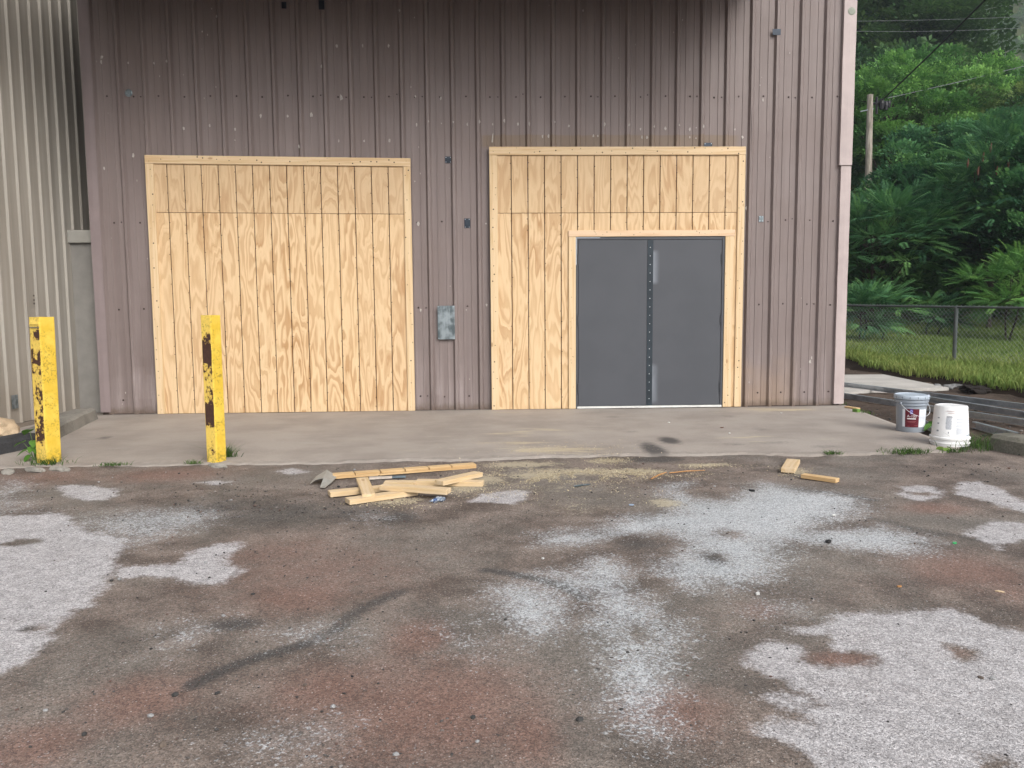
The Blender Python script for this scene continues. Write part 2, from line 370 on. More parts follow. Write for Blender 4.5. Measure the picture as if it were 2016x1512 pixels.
# stain outlines traced from the photograph, laid on the ground they stain
A4 = lambda pts: [gnd(x/2, 900+y/2, ASPH_Z) for x, y in pts]
A5 = lambda pts: [gnd(1008+x/2, 900+y/2, ASPH_Z) for x, y in pts]
LIGHT = [
 A4([(-900,200),(0,230),(120,225),(230,220),(290,235),(280,265),(330,280),(400,300),(480,320),(500,350),(460,400),(455,440),(400,510),(360,550),(350,590),(290,605),(285,625),(240,650),(215,665),(205,700),(200,725),(150,760),(80,810),(0,855),(-500,1050)]),
 A4([(455,440),(560,425),(640,420),(690,430),(720,400),(770,370),(850,345),(935,340),(945,355),(900,390),(880,410),(930,430),(960,445),(955,460),(900,490),(860,500),(780,505),(740,500),(690,470),(600,465),(480,470)]),
 A4([(220,115),(300,105),(380,115),(460,130),(455,150),(400,170),(320,165),(260,150)]),
 A4([(1100,55),(1150,45),(1215,60),(1150,70)]), A4([(780,100),(840,92),(900,97),(850,108)]),
 A4([(1850,180),(1900,150),(2016,135),(2080,137),(2065,170),(2020,185)]),
 A5([(1090,680),(1160,665),(1240,660),(1270,630),(1330,615),(1450,610),(1600,600),(1750,600),(1830,625),(1890,655),(2016,690),(2600,800),(2900,1400),(1180,1400),(1180,1224),(1175,1180),(1110,1130),(1000,1095),(990,1065),(1060,1045),(1200,1050),(1180,1035),(1010,960),(1000,940),(1080,930),(1160,950),(1200,980),(1195,960),(1150,930),(1060,880),(930,830),(905,800),(950,735),(1050,730),(1130,740),(1150,790),(1180,820),(1290,830),(1420,820),(1450,790),(1400,770),(1280,765),(1270,720),(1240,695),(1130,700)]),
 A5([(1780,300),(1840,270),(1900,245),(2016,260),(2300,280),(2300,360),(2016,320),(1940,345),(1920,365),(1850,330)]),
 A5([(1540,120),(1600,112),(1680,120),(1700,150),(1650,170),(1580,170),(1530,150)]),
 A5([(1760,100),(1830,95),(1930,130),(2016,180),(2400,300),(2400,330),(2016,215),(1940,195),(1830,165),(1750,150)])]
BROWNISLE = [A5([(1830,1190),(1880,1180),(1960,1200),(2000,1224),(1840,1260)]), A5([(1690,730),(1760,740),(1840,760),(1830,800),(1760,810),(1720,770)]), A4([(50,690),(110,660),(180,665),(190,685),(120,700)]),
 A4([(0,345),(60,325),(150,318),(150,330),(60,350)]), A5([(1560,138),(1640,140),(1690,150),(1640,156),(1580,150)])]
WHITE = [
 A5([(600,110),(680,100),(720,110),(680,140),(720,170),(850,180),(1000,110),(1100,130),(1350,160),(1370,200),(1300,240),(1200,262),(1180,290),(1450,280),(1620,320),(1600,370),(1500,370),(1300,350),(1100,330),(1020,400),(1000,470),(900,500),(800,490),(720,520),(560,470),(600,400),(680,340),(600,290),(520,320),(300,330),(150,340),(140,310),(350,280),(470,230),(650,210)]),
 A5([(150,460),(250,470),(350,400),(430,450),(480,540),(560,630),(620,700),(580,760),(600,820),(520,980),(560,1090),(440,950),(430,800),(350,680),(330,560),(200,500)]),
 A5([(-30,520),(150,530),(190,590),(120,690),(-30,640)]),
 A5([(1010,560),(1090,565),(1110,610),(1060,640),(1000,610)]),
 A4([(300,240),(420,225),(560,200),(750,200),(900,235),(840,270),(700,300),(540,345),(400,310)]),
 A4([(0,95),(60,90),(130,110),(60,160),(70,200),(200,215),(0,225)]),
 A4([(1000,1095),(1130,1085),(1270,1080),(1270,1105),(1150,1125),(1030,1130)]),
 A4([(1150,690),(1230,680),(1330,710),(1320,730),(1220,715)]), A4([(1440,240),(1500,225),(1530,250),(1470,262)]),
 A4([(690,690),(760,670),(800,690),(740,725),(680,722)]), A4([(1740,640),(1830,660),(1870,760),(1790,740)])]
def ell(px, py, ctr, rx, ry, z=ASPH_Z):       # soft blob: photo-space centre and half sizes, made round on the ground
    cx, cy = gnd(*ctr, z); ax = abs(gnd(ctr[0]+rx, ctr[1], z)[0]-cx); ay = abs(gnd(ctr[0], ctr[1]+ry, z)[1]-cy)
    return np.exp(-(((px-cx)/ax)**2+((py-cy)/ay)**2)*0.85)
def stroke(px, py, pts, w, z=ASPH_Z):
    P = [gnd(*q, z) for q in pts]; d = np.full(px.shape, 1e9)
    for a, b in zip(P, P[1:]):
        ex, ey = b[0]-a[0], b[1]-a[1]; t = np.clip(((px-a[0])*ex+(py-a[1])*ey)/(ex*ex+ey*ey), 0, 1)
        d = np.minimum(d, (px-a[0]-ex*t)**2+(py-a[1]-ey*t)**2)
    return np.exp(-d/(w*w))
def masks(px, py):
    o = {}
    lt = np.zeros(px.shape)
    for P in LIGHT: lt = np.maximum(lt, np.clip(0.5-sdist(px, py, P)/0.22, 0, 1))
    for P in BROWNISLE: lt = np.minimum(lt, np.clip(0.5+sdist(px, py, P)/0.16, 0, 1))
    o['light'] = lt
    wt = np.zeros(px.shape)
    for i, P in enumerate(WHITE): wt = np.maximum(wt, (1.0 if i < 3 else .62)*np.clip(0.5-sdist(px, py, P)/0.5, 0, 1))
    wt *= 1-0.9*ell(px, py, (1258, 1072), 60, 20); wt *= 1-0.7*ell(px, py, (1440, 1052), 40, 14); wt *= 1-0.75*ell(px, py, (1410, 1100), 30, 16)
    wt *= 1-0.8*ell(px, py, (1385, 966), 40, 10); wt *= 1-0.8*ell(px, py, (1275, 996), 30, 10); wt *= 1-0.6*ell(px, py, (1290, 1150), 35, 15); wt *= 1-0.7*ell(px, py, (1255, 1250), 22, 22)
    o['white'] = wt
    d = np.zeros(px.shape)
    for e in (((1258, 1072), 70, 20), ((785, 1020), 45, 14), ((430, 1000), 110, 22), ((540, 1022), 90, 16), ((690, 1010), 110, 25), ((1405, 1105), 30, 25), ((45, 1240), 30, 10), ((560, 1010), 180, 40), ((460, 1230), 60, 15), ((1290, 905), 60, 8)):
        d = np.maximum(d, ell(px, py, *e)*(0.95 if e[1] < 65 else 0.7))
    d = np.maximum(d, stroke(px, py, [(380, 1350), (440, 1318), (525, 1290), (600, 1270)], 0.045))
    d = np.maximum(d, 0.75*stroke(px, py, [(600, 1270), (660, 1240), (720, 1195), (790, 1165)], 0.06))
    d = np.maximum(d, 0.9*stroke(px, py, [(960, 1124), (1040, 1138), (1110, 1155), (1150, 1180)], 0.055))
    d = np.maximum(d, 0.7*stroke(px, py, [(1560, 965), (1640, 972), (1720, 985)], 0.05)); d = np.maximum(d, 0.6*stroke(px, py, [(1720, 1020), (1820, 1045), (1920, 1060)], 0.09))
    o['dark'] = d
    r = 1.1*ell(px, py, (850, 1390), 230, 130); r = np.maximum(r, 0.8*ell(px, py, (620, 1130), 220, 70))
    for e in (((100, 940), 140, 20), ((330, 935), 120, 16), ((820, 1260), 70, 45), ((880, 1420), 150, 110), ((1040, 1450), 70, 90), ((650, 1360), 150, 60), ((560, 1090), 160, 45), ((600, 1170), 120, 40), ((1900, 1125), 120, 45), ((1980, 1160), 60, 50), ((1655, 1297), 75, 16), ((1885, 1285), 45, 22), ((1500, 1200), 60, 25), ((60, 1470), 120, 70), ((720, 1480), 110, 60), ((760, 1320), 100, 50), ((1330, 1400), 120, 60), ((1840, 1000), 70, 12), ((270, 1380), 120, 60)):
        r = np.maximum(r, ell(px, py, *e)*(1.0 if e[1] in (70, 150, 75, 120) else 0.7))
    o['red'] = r
    s = np.zeros(px.shape)
    for e in (((1130, 930), 130, 9), ((1060, 937), 80, 8), ((1240, 928), 90, 7), ((1390, 915), 60, 4), ((950, 945), 50, 12), ((1020, 915), 90, 7), ((900, 962), 70, 10), ((780, 985), 60, 8), ((1190, 908), 40, 5), ((1100, 960), 110, 14), ((1310, 990), 35, 10), ((1150, 1000), 100, 20), ((1560, 925), 30, 8)):
        s = np.maximum(s, ell(px, py, *e)*(1.0 if e[2] < 13 else 0.42))
    o['saw'] = s
    return o

def m_asphalt():
    n = N('worn_stained_asphalt', 0.85, 0.3); p = n.pos()
    n1 = n.noise(p, 3.0, 7, 0.62); n2 = n.noise(p, 14, 6, 0.65); n3 = n.noise(p, 70, 4, 0.6); n4 = n.noise(n.map(p, (1, 1, 1), (9, 3, 0)), 0.9, 5, 0.6)
    spk = n.voro(p, 210, 'Color'); spd = n.voro(p, 210); sr = n.sep(spk)
    sp2 = n.voro(n.map(p, (1, 1, 1), (4.7, 1.3, 0)), 95, 'Color'); sp2d = n.voro(n.map(p, (1, 1, 1), (4.7, 1.3, 0)), 95); s2 = n.sep(sp2)
    base = n.mix(n.step(n1, 0.35, 0.66), (0.100, 0.078, 0.066), (0.222, 0.179, 0.152))
    base = n.mix(n.math('MULTIPLY', n.step(n4, 0.42, 0.66), 0.6), base, (0.185, 0.172, 0.152))
    red = n.step(n.math('ADD', n.attr('red'), n.math('MULTIPLY', n.math('SUBTRACT', n2, 0.5), 0.9)), 0.05, 1.1)
    base = n.mix(n.math('MULTIPLY', red, 0.75), base, n.mix(n2, (0.180, 0.096, 0.074), (0.245, 0.150, 0.120)))
    drk = n.step(n.math('ADD', n.attr('dark'), n.math('MULTIPLY', n.math('SUBTRACT', n2, 0.5), 0.7)), 0.15, 0.9)
    base = n.mix(n.math('MULTIPLY', drk, 0.85), base, (0.058, 0.055, 0.053))
    # pale worn areas: ragged edge
    edge = n.math('ADD', n.math('MULTIPLY', n.math('SUBTRACT', n1, 0.5), 0.75), n.math('ADD', n.math('MULTIPLY', n.math('SUBTRACT', n2, 0.5), 0.65), n.math('MULTIPLY', n.math('SUBTRACT', n3, 0.5), 0.55)))
    L = n.step(n.math('ADD', n.attr('light'), edge), 0.32, 0.68)
    pale = n.mix(n.step(n2, 0.35, 0.65), (0.385, 0.369, 0.373), (0.485, 0.468, 0.475))
    pale = n.mix(n.math('MULTIPLY', n.step(n1, 0.55, 0.75), 0.5), pale, (0.36, 0.335, 0.33))
    c = n.mix(n.math('MULTIPLY', L, 0.88), base, pale)
    grn = n.math('ADD', n.math('MULTIPLY', n.math('SUBTRACT', n3, 0.5), 1.5), n.math('ADD', n.math('MULTIPLY', n.math('SUBTRACT', n2, 0.5), 0.9), n.math('MULTIPLY', n.math('SUBTRACT', n1, 0.5), 0.5)))
    Wm = n.step(n.math('ADD', n.attr('white'), n.math('ADD', grn, n.math('MULTIPLY', n.math('SUBTRACT', s2[1], 0.5), 0.55))), 0.38, 0.72)
    soft = n.step(n.math('ADD', n.attr('white'), n.math('MULTIPLY', n.math('SUBTRACT', n1, 0.5), 0.8)), 0.15, 1.0)
    c = n.mix(n.math('MULTIPLY', soft, 0.52), c, (0.44, 0.46, 0.475))
    c = n.mix(n.math('MULTIPLY', Wm, 0.58), c, (0.52, 0.55, 0.575))
    # aggregate showing through: pale, rusty and dark grains
    core = n.step(spd, 0.25, 0.42, 1, 0); core2 = n.step(sp2d, 0.20, 0.34, 1, 0)
    c = n.mix(n.math('MULTIPLY', core, n.step(sr[0], 0.70, 0.75, 0, 0.5)), c, (0.36, 0.335, 0.315))
    c = n.mix(n.math('MULTIPLY', core, n.step(sr[1], 0.68, 0.74, 0, 0.65)), c, (0.045, 0.042, 0.040))
    c = n.mix(n.math('MULTIPLY', core2, n.step(s2[0], 0.86, 0.89, 0, 0.65)), c, (0.48, 0.455, 0.44))
    c = n.mix(n.math('MULTIPLY', core2, n.step(s2[1], 0.80, 0.83, 0, 0.75)), c, (0.05, 0.047, 0.045))
    c = n.mix(n.math('MULTIPLY', core2, n.step(s2[2], 0.90, 0.93, 0, 0.6)), c, (0.20, 0.10, 0.07))
    c = n.mix(n.math('MULTIPLY', n.math('MULTIPLY', core2, L), n.step(s2[2], 0.55, 0.6, 0, 0.55)), c, (0.66, 0.65, 0.66))
    g1 = n.step(sr[2], 0.0, 1.0, 0.74, 1.25); g2 = n.step(n.sep(n.voro(n.map(p, (1, 1, 1), (2.1, 7.7, 0)), 120, 'Color'))[0], 0.0, 1.0, 0.78, 1.22)
    gm = n.math('MULTIPLY', g1, g2); c = n.mix(1.0, c, n.comb(gm, gm, gm), 'MULTIPLY')
    sw = n.step(n.math('ADD', n.attr('saw'), n.math('ADD', n.math('MULTIPLY', n.math('SUBTRACT', n3, 0.5), 2.0), n.math('MULTIPLY', n.math('SUBTRACT', n2, 0.5), 1.2))), 0.42, 0.85)
    c = n.mix(n.math('MULTIPLY', sw, 0.7), c, (0.48, 0.42, 0.30))
    n.col(c); n.rough(n.step(n1, 0.3, 0.7, 0.72, 0.95))
    h = n.math('ADD', n.math('MULTIPLY', spd, -0.6), n.math('ADD', n.math('MULTIPLY', n3, 0.7), n.math('MULTIPLY', sp2d, -0.5)))
    n.bump(h, 0.55, 0.006); return n.m
def m_slab():
    n = N('old_concrete_slab', 0.85, 0.2); p = n.pos(); x, y, z = n.sep(p)
    a = n.noise(p, 1.3, 6, 0.6); b = n.noise(n.map(p, (2.0, 7, 1)), 1.0, 5, 0.6); f = n.noise(p, 80, 4, 0.65); g = n.noise(p, 18, 5)
    c = n.mix(n.step(a, 0.33, 0.66), (0.285, 0.250, 0.222), (0.36, 0.322, 0.288))
    c = n.mix(n.math('MULTIPLY', n.step(b, 0.5, 0.72), 0.45), c, (0.355, 0.33, 0.30))
    c = n.mix(n.math('MULTIPLY', n.step(f, 0.5, 0.72), 0.25), c, (0.16, 0.145, 0.13))
    gr = n.step(n.noise(p, 260, 3, 0.7), 0.3, 0.7, 0.82, 1.16); c = n.mix(1.0, c, n.comb(gr, gr, gr), 'MULTIPLY')
    d = n.step(n.math('ADD', n.attr('dark'), n.math('MULTIPLY', n.math('SUBTRACT', g, 0.5), 0.6)), 0.2, 0.85)
    c = n.mix(n.math('MULTIPLY', d, 0.85), c, (0.055, 0.053, 0.055))
    w = n.math('ADD', n.attr('saw'), n.math('ADD', n.math('MULTIPLY', n.math('SUBTRACT', b, 0.5), 1.8), n.math('MULTIPLY', n.math('SUBTRACT', f, 0.5), 0.8)))
    c = n.mix(n.math('MULTIPLY', n.step(w, 0.42, 0.85), 0.75), c, (0.52, 0.44, 0.30))
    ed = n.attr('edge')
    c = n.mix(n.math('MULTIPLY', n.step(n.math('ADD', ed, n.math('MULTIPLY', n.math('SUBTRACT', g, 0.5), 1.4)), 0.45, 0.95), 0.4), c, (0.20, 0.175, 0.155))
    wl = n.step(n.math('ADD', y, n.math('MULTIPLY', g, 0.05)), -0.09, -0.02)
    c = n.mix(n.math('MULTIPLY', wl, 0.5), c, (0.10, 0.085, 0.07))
    crk = n.voro(n.map(p, (0.33, 0.42, 1), (0.2, 0.17, 0)), 1.0, 'Distance', 'DISTANCE_TO_EDGE')
    n.col(c); n.bump(n.math('ADD', n.math('MULTIPLY', f, 0.5), n.math('MULTIPLY', a, 0.8)), 0.25, 0.006); return n.m
def m_dirt():
    n = N('dark_gravelly_dirt', 0.95, 0.15); p = n.pos()
    a = n.noise(p, 1.6, 6, 0.6); b = n.noise(p, 24, 5, 0.65); d = n.voro(p, 110, 'Color'); dd = n.voro(p, 110); s = n.sep(d)
    c = n.mix(n.step(a, 0.35, 0.65), (0.052, 0.038, 0.030), (0.115, 0.085, 0.066))
    c = n.mix(n.math('MULTIPLY', n.step(b, 0.48, 0.7), 0.5), c, (0.15, 0.12, 0.10))
    core = n.step(dd, 0.2, 0.4, 1, 0)
    c = n.mix(n.math('MULTIPLY', core, n.step(s[0], 0.8, 0.85, 0, 0.6)), c, (0.22, 0.20, 0.185))
    c = n.mix(n.math('MULTIPLY', core, n.step(s[1], 0.7, 0.8, 0, 0.6)), c, (0.025, 0.022, 0.02))
    n.col(c); n.bump(n.math('ADD', b, n.math('MULTIPLY', dd, -0.7)), 0.7, 0.012); return n.m
def m_turf():
    n = N('turf_soil', 0.95, 0.1); p = n.pos(); a = n.noise(p, 0.9, 5, 0.6); b = n.noise(p, 30, 5, 0.7)
    c = n.mix(n.step(a, 0.35, 0.65), (0.040, 0.060, 0.016), (0.075, 0.092, 0.024))
    c = n.mix(n.step(b, 0.45, 0.7, 0, 0.5), c, (0.06, 0.048, 0.02))
    s = n.attr('soil'); c = n.mix(n.step(n.math('ADD', s, n.math('MULTIPLY', n.math('SUBTRACT', n.noise(p, 6, 5), 0.5), 0.8)), 0.4, 0.6), c, (0.032, 0.023, 0.018))
    n.col(c); n.bump(b, 0.5, 0.02); return n.m

def build_ground():
    # broad ground sheet
    mb = MB(); mb.box(-380, 380, -380, 380, -0.30, -0.12)
    tag(mb.build('ground', m_dirt()), 'broad dull earth lying under and around the lot', 'ground', kind='structure')
    # asphalt lot
    xs = np.concatenate([np.arange(-40, -7, 1.5), np.arange(-7, 8.5, 0.027), np.arange(8.6, 40, 1.5)])
    ys = np.concatenate([np.arange(-40, -9.0, 1.0), np.arange(-9.0, -2.9, 0.025)])
    X, Y = np.meshgrid(xs, ys); x, y = X.ravel(), Y.ravel()
    z = ASPH_Z + (vn2(x+50, y+50, 1.3, 3)-0.5)*0.012 + (vn2(x+50, y+50, 5.0, 4)-0.5)*0.005
    lim = slab_front(x) - 0.0
    under = (y > lim+0.05) & (x < 4.35); z = np.where(under, -0.06, z)
    m = masks(x, y)
    me = mesh_np('asphalt_lot', np.c_[x, y, z], grid_faces(len(xs), len(ys)), m_asphalt(), True, m)
    tag(link('asphalt_lot', me), 'worn asphalt lot with pale patches and red brown stains', 'asphalt', kind='structure')
    # concrete apron
    xs = np.arange(-6.4, 4.36, 0.035); t = np.linspace(0, 1, 96)
    fr = slab_front(xs) + (vn2(xs+40, xs*0+1, 3.5, 5)-0.5)*0.10 + (vn2(xs+40, xs*0+1, 14, 6)-0.5)*0.05
    fr = np.where(xs > 4.1, fr + np.clip(xs-4.1, 0, 1)*0.5, fr)
    X = np.tile(xs, (len(t), 1)); Y = fr[None, :]*(1-t[:, None]) + 0.35*t[:, None]
    x, y = X.ravel(), Y.ravel(); x = x.copy()
    rt = 4.62 - 0.36*np.clip((-y)/3.3, 0, 1)             # right edge of the apron
    x = np.where(x > 4.0, 4.0 + (x-4.0)*(rt-4.0)/(xs[-1]-4.0), x)
    z = (vn2(x+40, y+40, 0.8, 8)-0.5)*0.008
    e = np.clip(1-(y-slab_front(x))/0.22, 0, 1)
    z = z - np.where(e > 0.75, (e-0.75)*0.03, 0)
    z = np.where(x < -1.2, z-0.006*e, z)
    dk = np.zeros(x.shape)
    P7 = lambda a, b: (1000+a/2.88, 780+b/2.88)
    for a, b, rx, ry in ((830, 305, 24, 18), (915, 250, 22, 8), (595, 117, 22, 3), (1255, 114, 20, 3), (695, 200, 22, 3), (1430, 188, 26, 5), (1500, 262, 60, 4), (1800, 285, 50, 5), (1280, 270, 30, 5)):
        dk = np.maximum(dk, ell(x, y, P7(a, b), rx, ry, 0)*(1.0 if a < 950 and ry > 5 else 0.45))
    dk = np.maximum(dk, ell(x, y, (205, 862), 18, 4, 0)*0.6); dk = np.maximum(dk, ell(x, y, (150, 900), 120, 8, 0)*0.25)
    sw = np.zeros(x.shape)
    for px, py, rx, ry, k in ((1100, 885, 110, 10, 0.85), (1000, 872, 110, 8, 0.6), (930, 858, 90, 6, 0.45), (1200, 850, 160, 20, 0.35), (1480, 862, 80, 10, 0.5), (1530, 806, 120, 6, 0.75), (1050, 850, 150, 16, 0.5), (1650, 860, 90, 10, 0.4), (780, 885, 60, 6, 0.5), (1000, 812, 60, 3, 0.5)):
        sw = np.maximum(sw, k*ell(x, y, (px, py), rx, ry, 0))
    nx = len(xs); V = np.c_[x, y, z]; Fq = grid_faces(nx, len(t))
    # skirts: front and right faces of the slab
    o = len(V); low = V[:nx].copy(); low[:, 2] = -0.15; low[:, 1] -= 0.004
    idx = np.arange(nx-1); f2 = np.c_[idx, o+idx, o+idx+1, idx+1]
    ri = np.arange(len(t))*nx+nx-1; low2 = V[ri].copy(); low2[:, 2] = -0.15; o2 = o+nx; k = np.arange(len(t)-1)
    f3 = np.c_[ri[:-1], o2+k, o2+k+1, ri[1:]]
    V = np.r_[V, low, low2]; pad = lambda a, v=0.3: np.r_[a, np.full(nx+len(t), v)]
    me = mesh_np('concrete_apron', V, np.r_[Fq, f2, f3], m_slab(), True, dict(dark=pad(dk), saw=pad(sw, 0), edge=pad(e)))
    tag(link('concrete_apron', me), 'grey concrete apron slab along the foot of the metal wall', 'slab', kind='structure')
    # dirt yard to the right of the building
    xs = np.arange(4.1, 22, 0.06); ys = np.arange(-6.0, 12.5, 0.07); X, Y = np.meshgrid(xs, ys); x, y = X.ravel(), Y.ravel()
    near = np.minimum((x - np.where(y < -3.2, 4.75-0.25*(y+3.2), 4.2))*0.12, (y + 4.35 + 0.25*(x-4.2))*0.07)
    z = -0.012 + np.minimum(near-0.045, 0.0) + (vn2(x, y+30, 1.1, 11)-0.5)*0.035 + (vn2(x, y+30, 4.5, 12)-0.5)*0.022 + (vn2(x, y+30, 12, 13)-0.5)*0.012
    z = np.where((x < 4.7), z-0.02, z)
    me = mesh_np('dirt_yard', np.c_[x, y, z], grid_faces(len(xs), len(ys)), bpy.data.materials['dark_gravelly_dirt'], True)
    tag(link('dirt_yard', me), 'dark gravelly dirt strip beside the metal building', 'dirt', kind='structure')
EDGE = [gnd(*q, z=0.06) for q in ((1600, 700), (1665, 722), (1760, 738), (1900, 760), (2016, 782), (2300, 850))]
EDGE.sort(key=lambda q: q[1])
def edge_x(y): return np.interp(y, [q[1] for q in EDGE], [q[0] for q in EDGE])
def terrain(x, y):
    t = x - edge_x(y) - 0.05 + (vn2(x+9, y+30, 1.5, 21)-0.5)*0.35
    bank = np.clip(t/0.35, 0, 1); bank = bank*bank*(3-2*bank)
    z = -0.06 + 0.15*bank + np.clip(t-0.4, 0, None)*0.012 + np.clip(y-5, 0, 14)*0.030
    z = z + np.where(t > 0.3, (vn2(x+9, y+30, 0.35, 22)-0.5)*0.16*np.clip(t/3, 0, 1), 0)
    far = np.clip(y-14, 0, None)
    z = z + np.clip(far, 0, 60)*0.06 + np.clip(far-105, 0, None)*0.92
    return z, t
def tz(x, y): return float(terrain(np.array([x], float), np.array([y], float))[0][0])
def build_terrain():
    xs = np.concatenate([np.arange(5.8, 14, 0.10), np.arange(14, 40, 0.7), np.arange(40, 260, 8)]); ys = np.concatenate([np.arange(-9, 10, 0.12), np.arange(10, 40, 0.8), np.arange(40, 240, 5)])
    X, Y = np.meshgrid(xs, ys); x, y = X.ravel(), Y.ravel(); z, t = terrain(x, y)
    z = np.where(t < -0.4, -0.10, z)
    soil = np.clip(1.15-(t-0.15)/0.35, 0, 1)*(t < 1.2)
    me = mesh_np('grassy_bank', np.c_[x, y, z], grid_faces(len(xs), len(ys)), m_turf(), True, dict(soil=soil))
    tag(link('grassy_bank', me), 'grass covered ground rising from the dirt yard to the wooded hill', 'terrain', kind='structure')
    xs = np.arange(-260, 6.1, 6.0); ys = np.concatenate([np.arange(13.0, 40, 3), np.arange(40, 240, 6)]); X, Y = np.meshgrid(xs, ys); x, y = X.ravel(), Y.ravel(); z, t = terrain(x*0+20, y)
    me = mesh_np('hillside', np.c_[x, y, z-0.1], grid_faces(len(xs), len(ys)), bpy.data.materials['turf_soil'], True, dict(soil=x*0))
    tag(link('hillside', me), 'wooded hill ground rising behind the buildings', 'terrain', kind='structure')
build_ground(); build_terrain()

# ------------------------------------------------------------------ METAL BUILDING (mauve)
SX0 = wal(1015, 190)[0]; PITCHX = 0.3048      # screw line = middle of a pan; ribs half a pitch to the side
XL, XR = wal(180, 400)[0], wal(1664, 600)[0]   # corners of the wall
WALL_H = 5.75
def rib_profile(x0, x1, pitch, phase, rb, rt, rh, minor=()):
    pts = []; k0 = math.floor((x0-phase)/pitch)-1; k1 = math.ceil((x1-phase)/pitch)+1
    for k in range(k0, k1+1):
        c = phase + k*pitch
        q = [(-rb, 0), (-rt, rh), (rt, rh), (rb, 0)]
        for mo, mb_, mt_, mh in minor: q += [(mo-mb_, 0), (mo-mt_, mh), (mo+mt_, mh), (mo+mb_, 0)]
        pts += [(c+a, h) for a, h in q]
    pts.sort(key=lambda t: t[0])
    xs = np.array([p[0] for p in pts]); hs = np.array([p[1] for p in pts])
    s = (xs > x0+1e-4) & (xs < x1-1e-4)
    return np.r_[x0, xs[s], x1], np.r_[np.interp(x0, xs, hs), hs[s], np.interp(x1, xs, hs)]
def sheet(name, mat, parent, x0, x1, z0, z1, prof, nz=48, wav=0.0016, dents=(), seed=0):
    px, ph = prof(x0, x1); zz = np.linspace(z0, z1, nz)
    X, Z = np.meshgrid(px, zz); H = np.tile(ph, (nz, 1))
    Y = -H + (vn2(X+20+seed, Z+20, 2.3, 31)-0.5)*2*wav + (vn2(X+20+seed, Z+20, 7.0, 33)-0.5)*wav
    for dx, dz, r, d in dents:
        g = np.exp(-((X-dx)**2+(Z-dz)**2*0.6)/(r*r)); Y += d*g*(0.6+0.8*vn2(X+20, Z+20, 26, 35))
    me = mesh_np(name, np.c_[X.ravel(), Y.ravel(), Z.ravel()], grid_faces(len(px), nz), mat)
    return link(name, me, parent)
bld = thing('metal_building', 'mauve ribbed metal building with two boarded openings', 'building')
prof = lambda a, b: rib_profile(a, b, PITCHX, SX0+PITCHX/2, 0.038, 0.015, 0.0385, ((PITCHX/2-0.0508, 0.009, 0.006, 0.006), (PITCHX/2+0.0508, 0.009, 0.006, 0.006)))
a = SX0 + PITCHX/2 - 18*PITCHX; k = 0
while a < XR:
    b = a + 3*PITCHX
    lo, hi = max(a, XL), min(b, XR-0.02)
    if hi-lo > 0.03:
        o = sheet('wall_panel', MAUVE, bld, lo, hi, -0.01+0.012*random.random(), WALL_H, prof, 60, 0.0034, ((wal(285, 775)[0], 0.20, 0.13, -0.03), (wal(275, 700)[0], 0.55, 0.10, 0.012), (wal(905, 745)[0], 0.28, 0.10, 0.010), (wal(858, 770)[0], 0.2, 0.06, -0.012)), k)
        o.location.y = -0.0015*(k % 2)
    a = b; k += 1
MB().box(XL+0.05, XR-0.05, 0.055, 0.12, -0.05, WALL_H).build('wall_backing', DARK, bld)
MB().box(XR-0.03, XR-0.005, 0.10, 14, -0.05, WALL_H).build('side_wall', MAUVE, bld)
MB().box(XL+0.005, XL+0.03, 0.05, 14, -0.05, WALL_H).build('side_wall', MAUVE, bld)
MB().box(XL, XR, 13.97, 14, -0.05, WALL_H).build('rear_wall', MAUVE, bld)
MB().add([(XL-.1, -.1, WALL_H), (XR+.1, -.1, WALL_H), (XR+.1, 14.1, WALL_H), (XL-.1, 14.1, WALL_H), (XL-.1, 7, WALL_H+1.2), (XR+.1, 7, WALL_H+1.2)], [(0, 1, 5, 4), (2, 3, 4, 5), (0, 4, 3), (1, 2, 5), (0, 3, 2, 1)]).build('roof', TRIMPAINT, bld)
# canopy over the loading openings (just above what the photograph shows)
cz0, cz1, cy1 = 5.36, 5.02, -2.2
cp = MB(); cp.add([(x_, y_, z_+dz_) for x_ in (XL+0.05, 3.45) for (y_, z_) in ((-0.05, cz0), (cy1, cz1)) for dz_ in (0, 0.05)], [(0, 1, 3, 2), (4, 6, 7, 5), (0, 4, 5, 1), (2, 3, 7, 6), (0, 2, 6, 4), (1, 5, 7, 3)])
cp.build('canopy', simple('canopy_soffit', (0.20, 0.17, 0.155), 0.7), bld)
MB().box(XL+0.05, 3.45, cy1-0.03, cy1-0.002, cz1-0.13, cz1+0.09).build('canopy_fascia', MAUVE, bld)
BEAM = simple('beam', (0.085, 0.07, 0.065), 0.7)
for cx in (XL+0.1, -2.5, -0.4, 1.7, 3.35):
    MB().add([(x_, y_, z_+dz_) for x_ in (cx, cx+0.06) for (y_, z_) in ((-0.06, cz0), (cy1+0.02, cz1)) for dz_ in (-0.11, -0.003)], [(0, 1, 3, 2), (4, 6, 7, 5), (0, 4, 5, 1), (2, 3, 7, 6), (0, 2, 6, 4), (1, 5, 7, 3)]).build('canopy_beam', BEAM, bld)
# unseen cover, added over the narrow gap beside the neighbour to keep it dark
MB().box(XL-0.62, XL-0.001, 0.45, 13.9, 5.62, 5.70).build('gap_light_blocker', MAUVE, bld)
MB().box(XL-0.62, XL-0.001, 7.0, 7.05, 0.0, 5.615).build('gap_end_blocker', DARK, bld)  # added, out of sight: shuts light out of the gap from behind
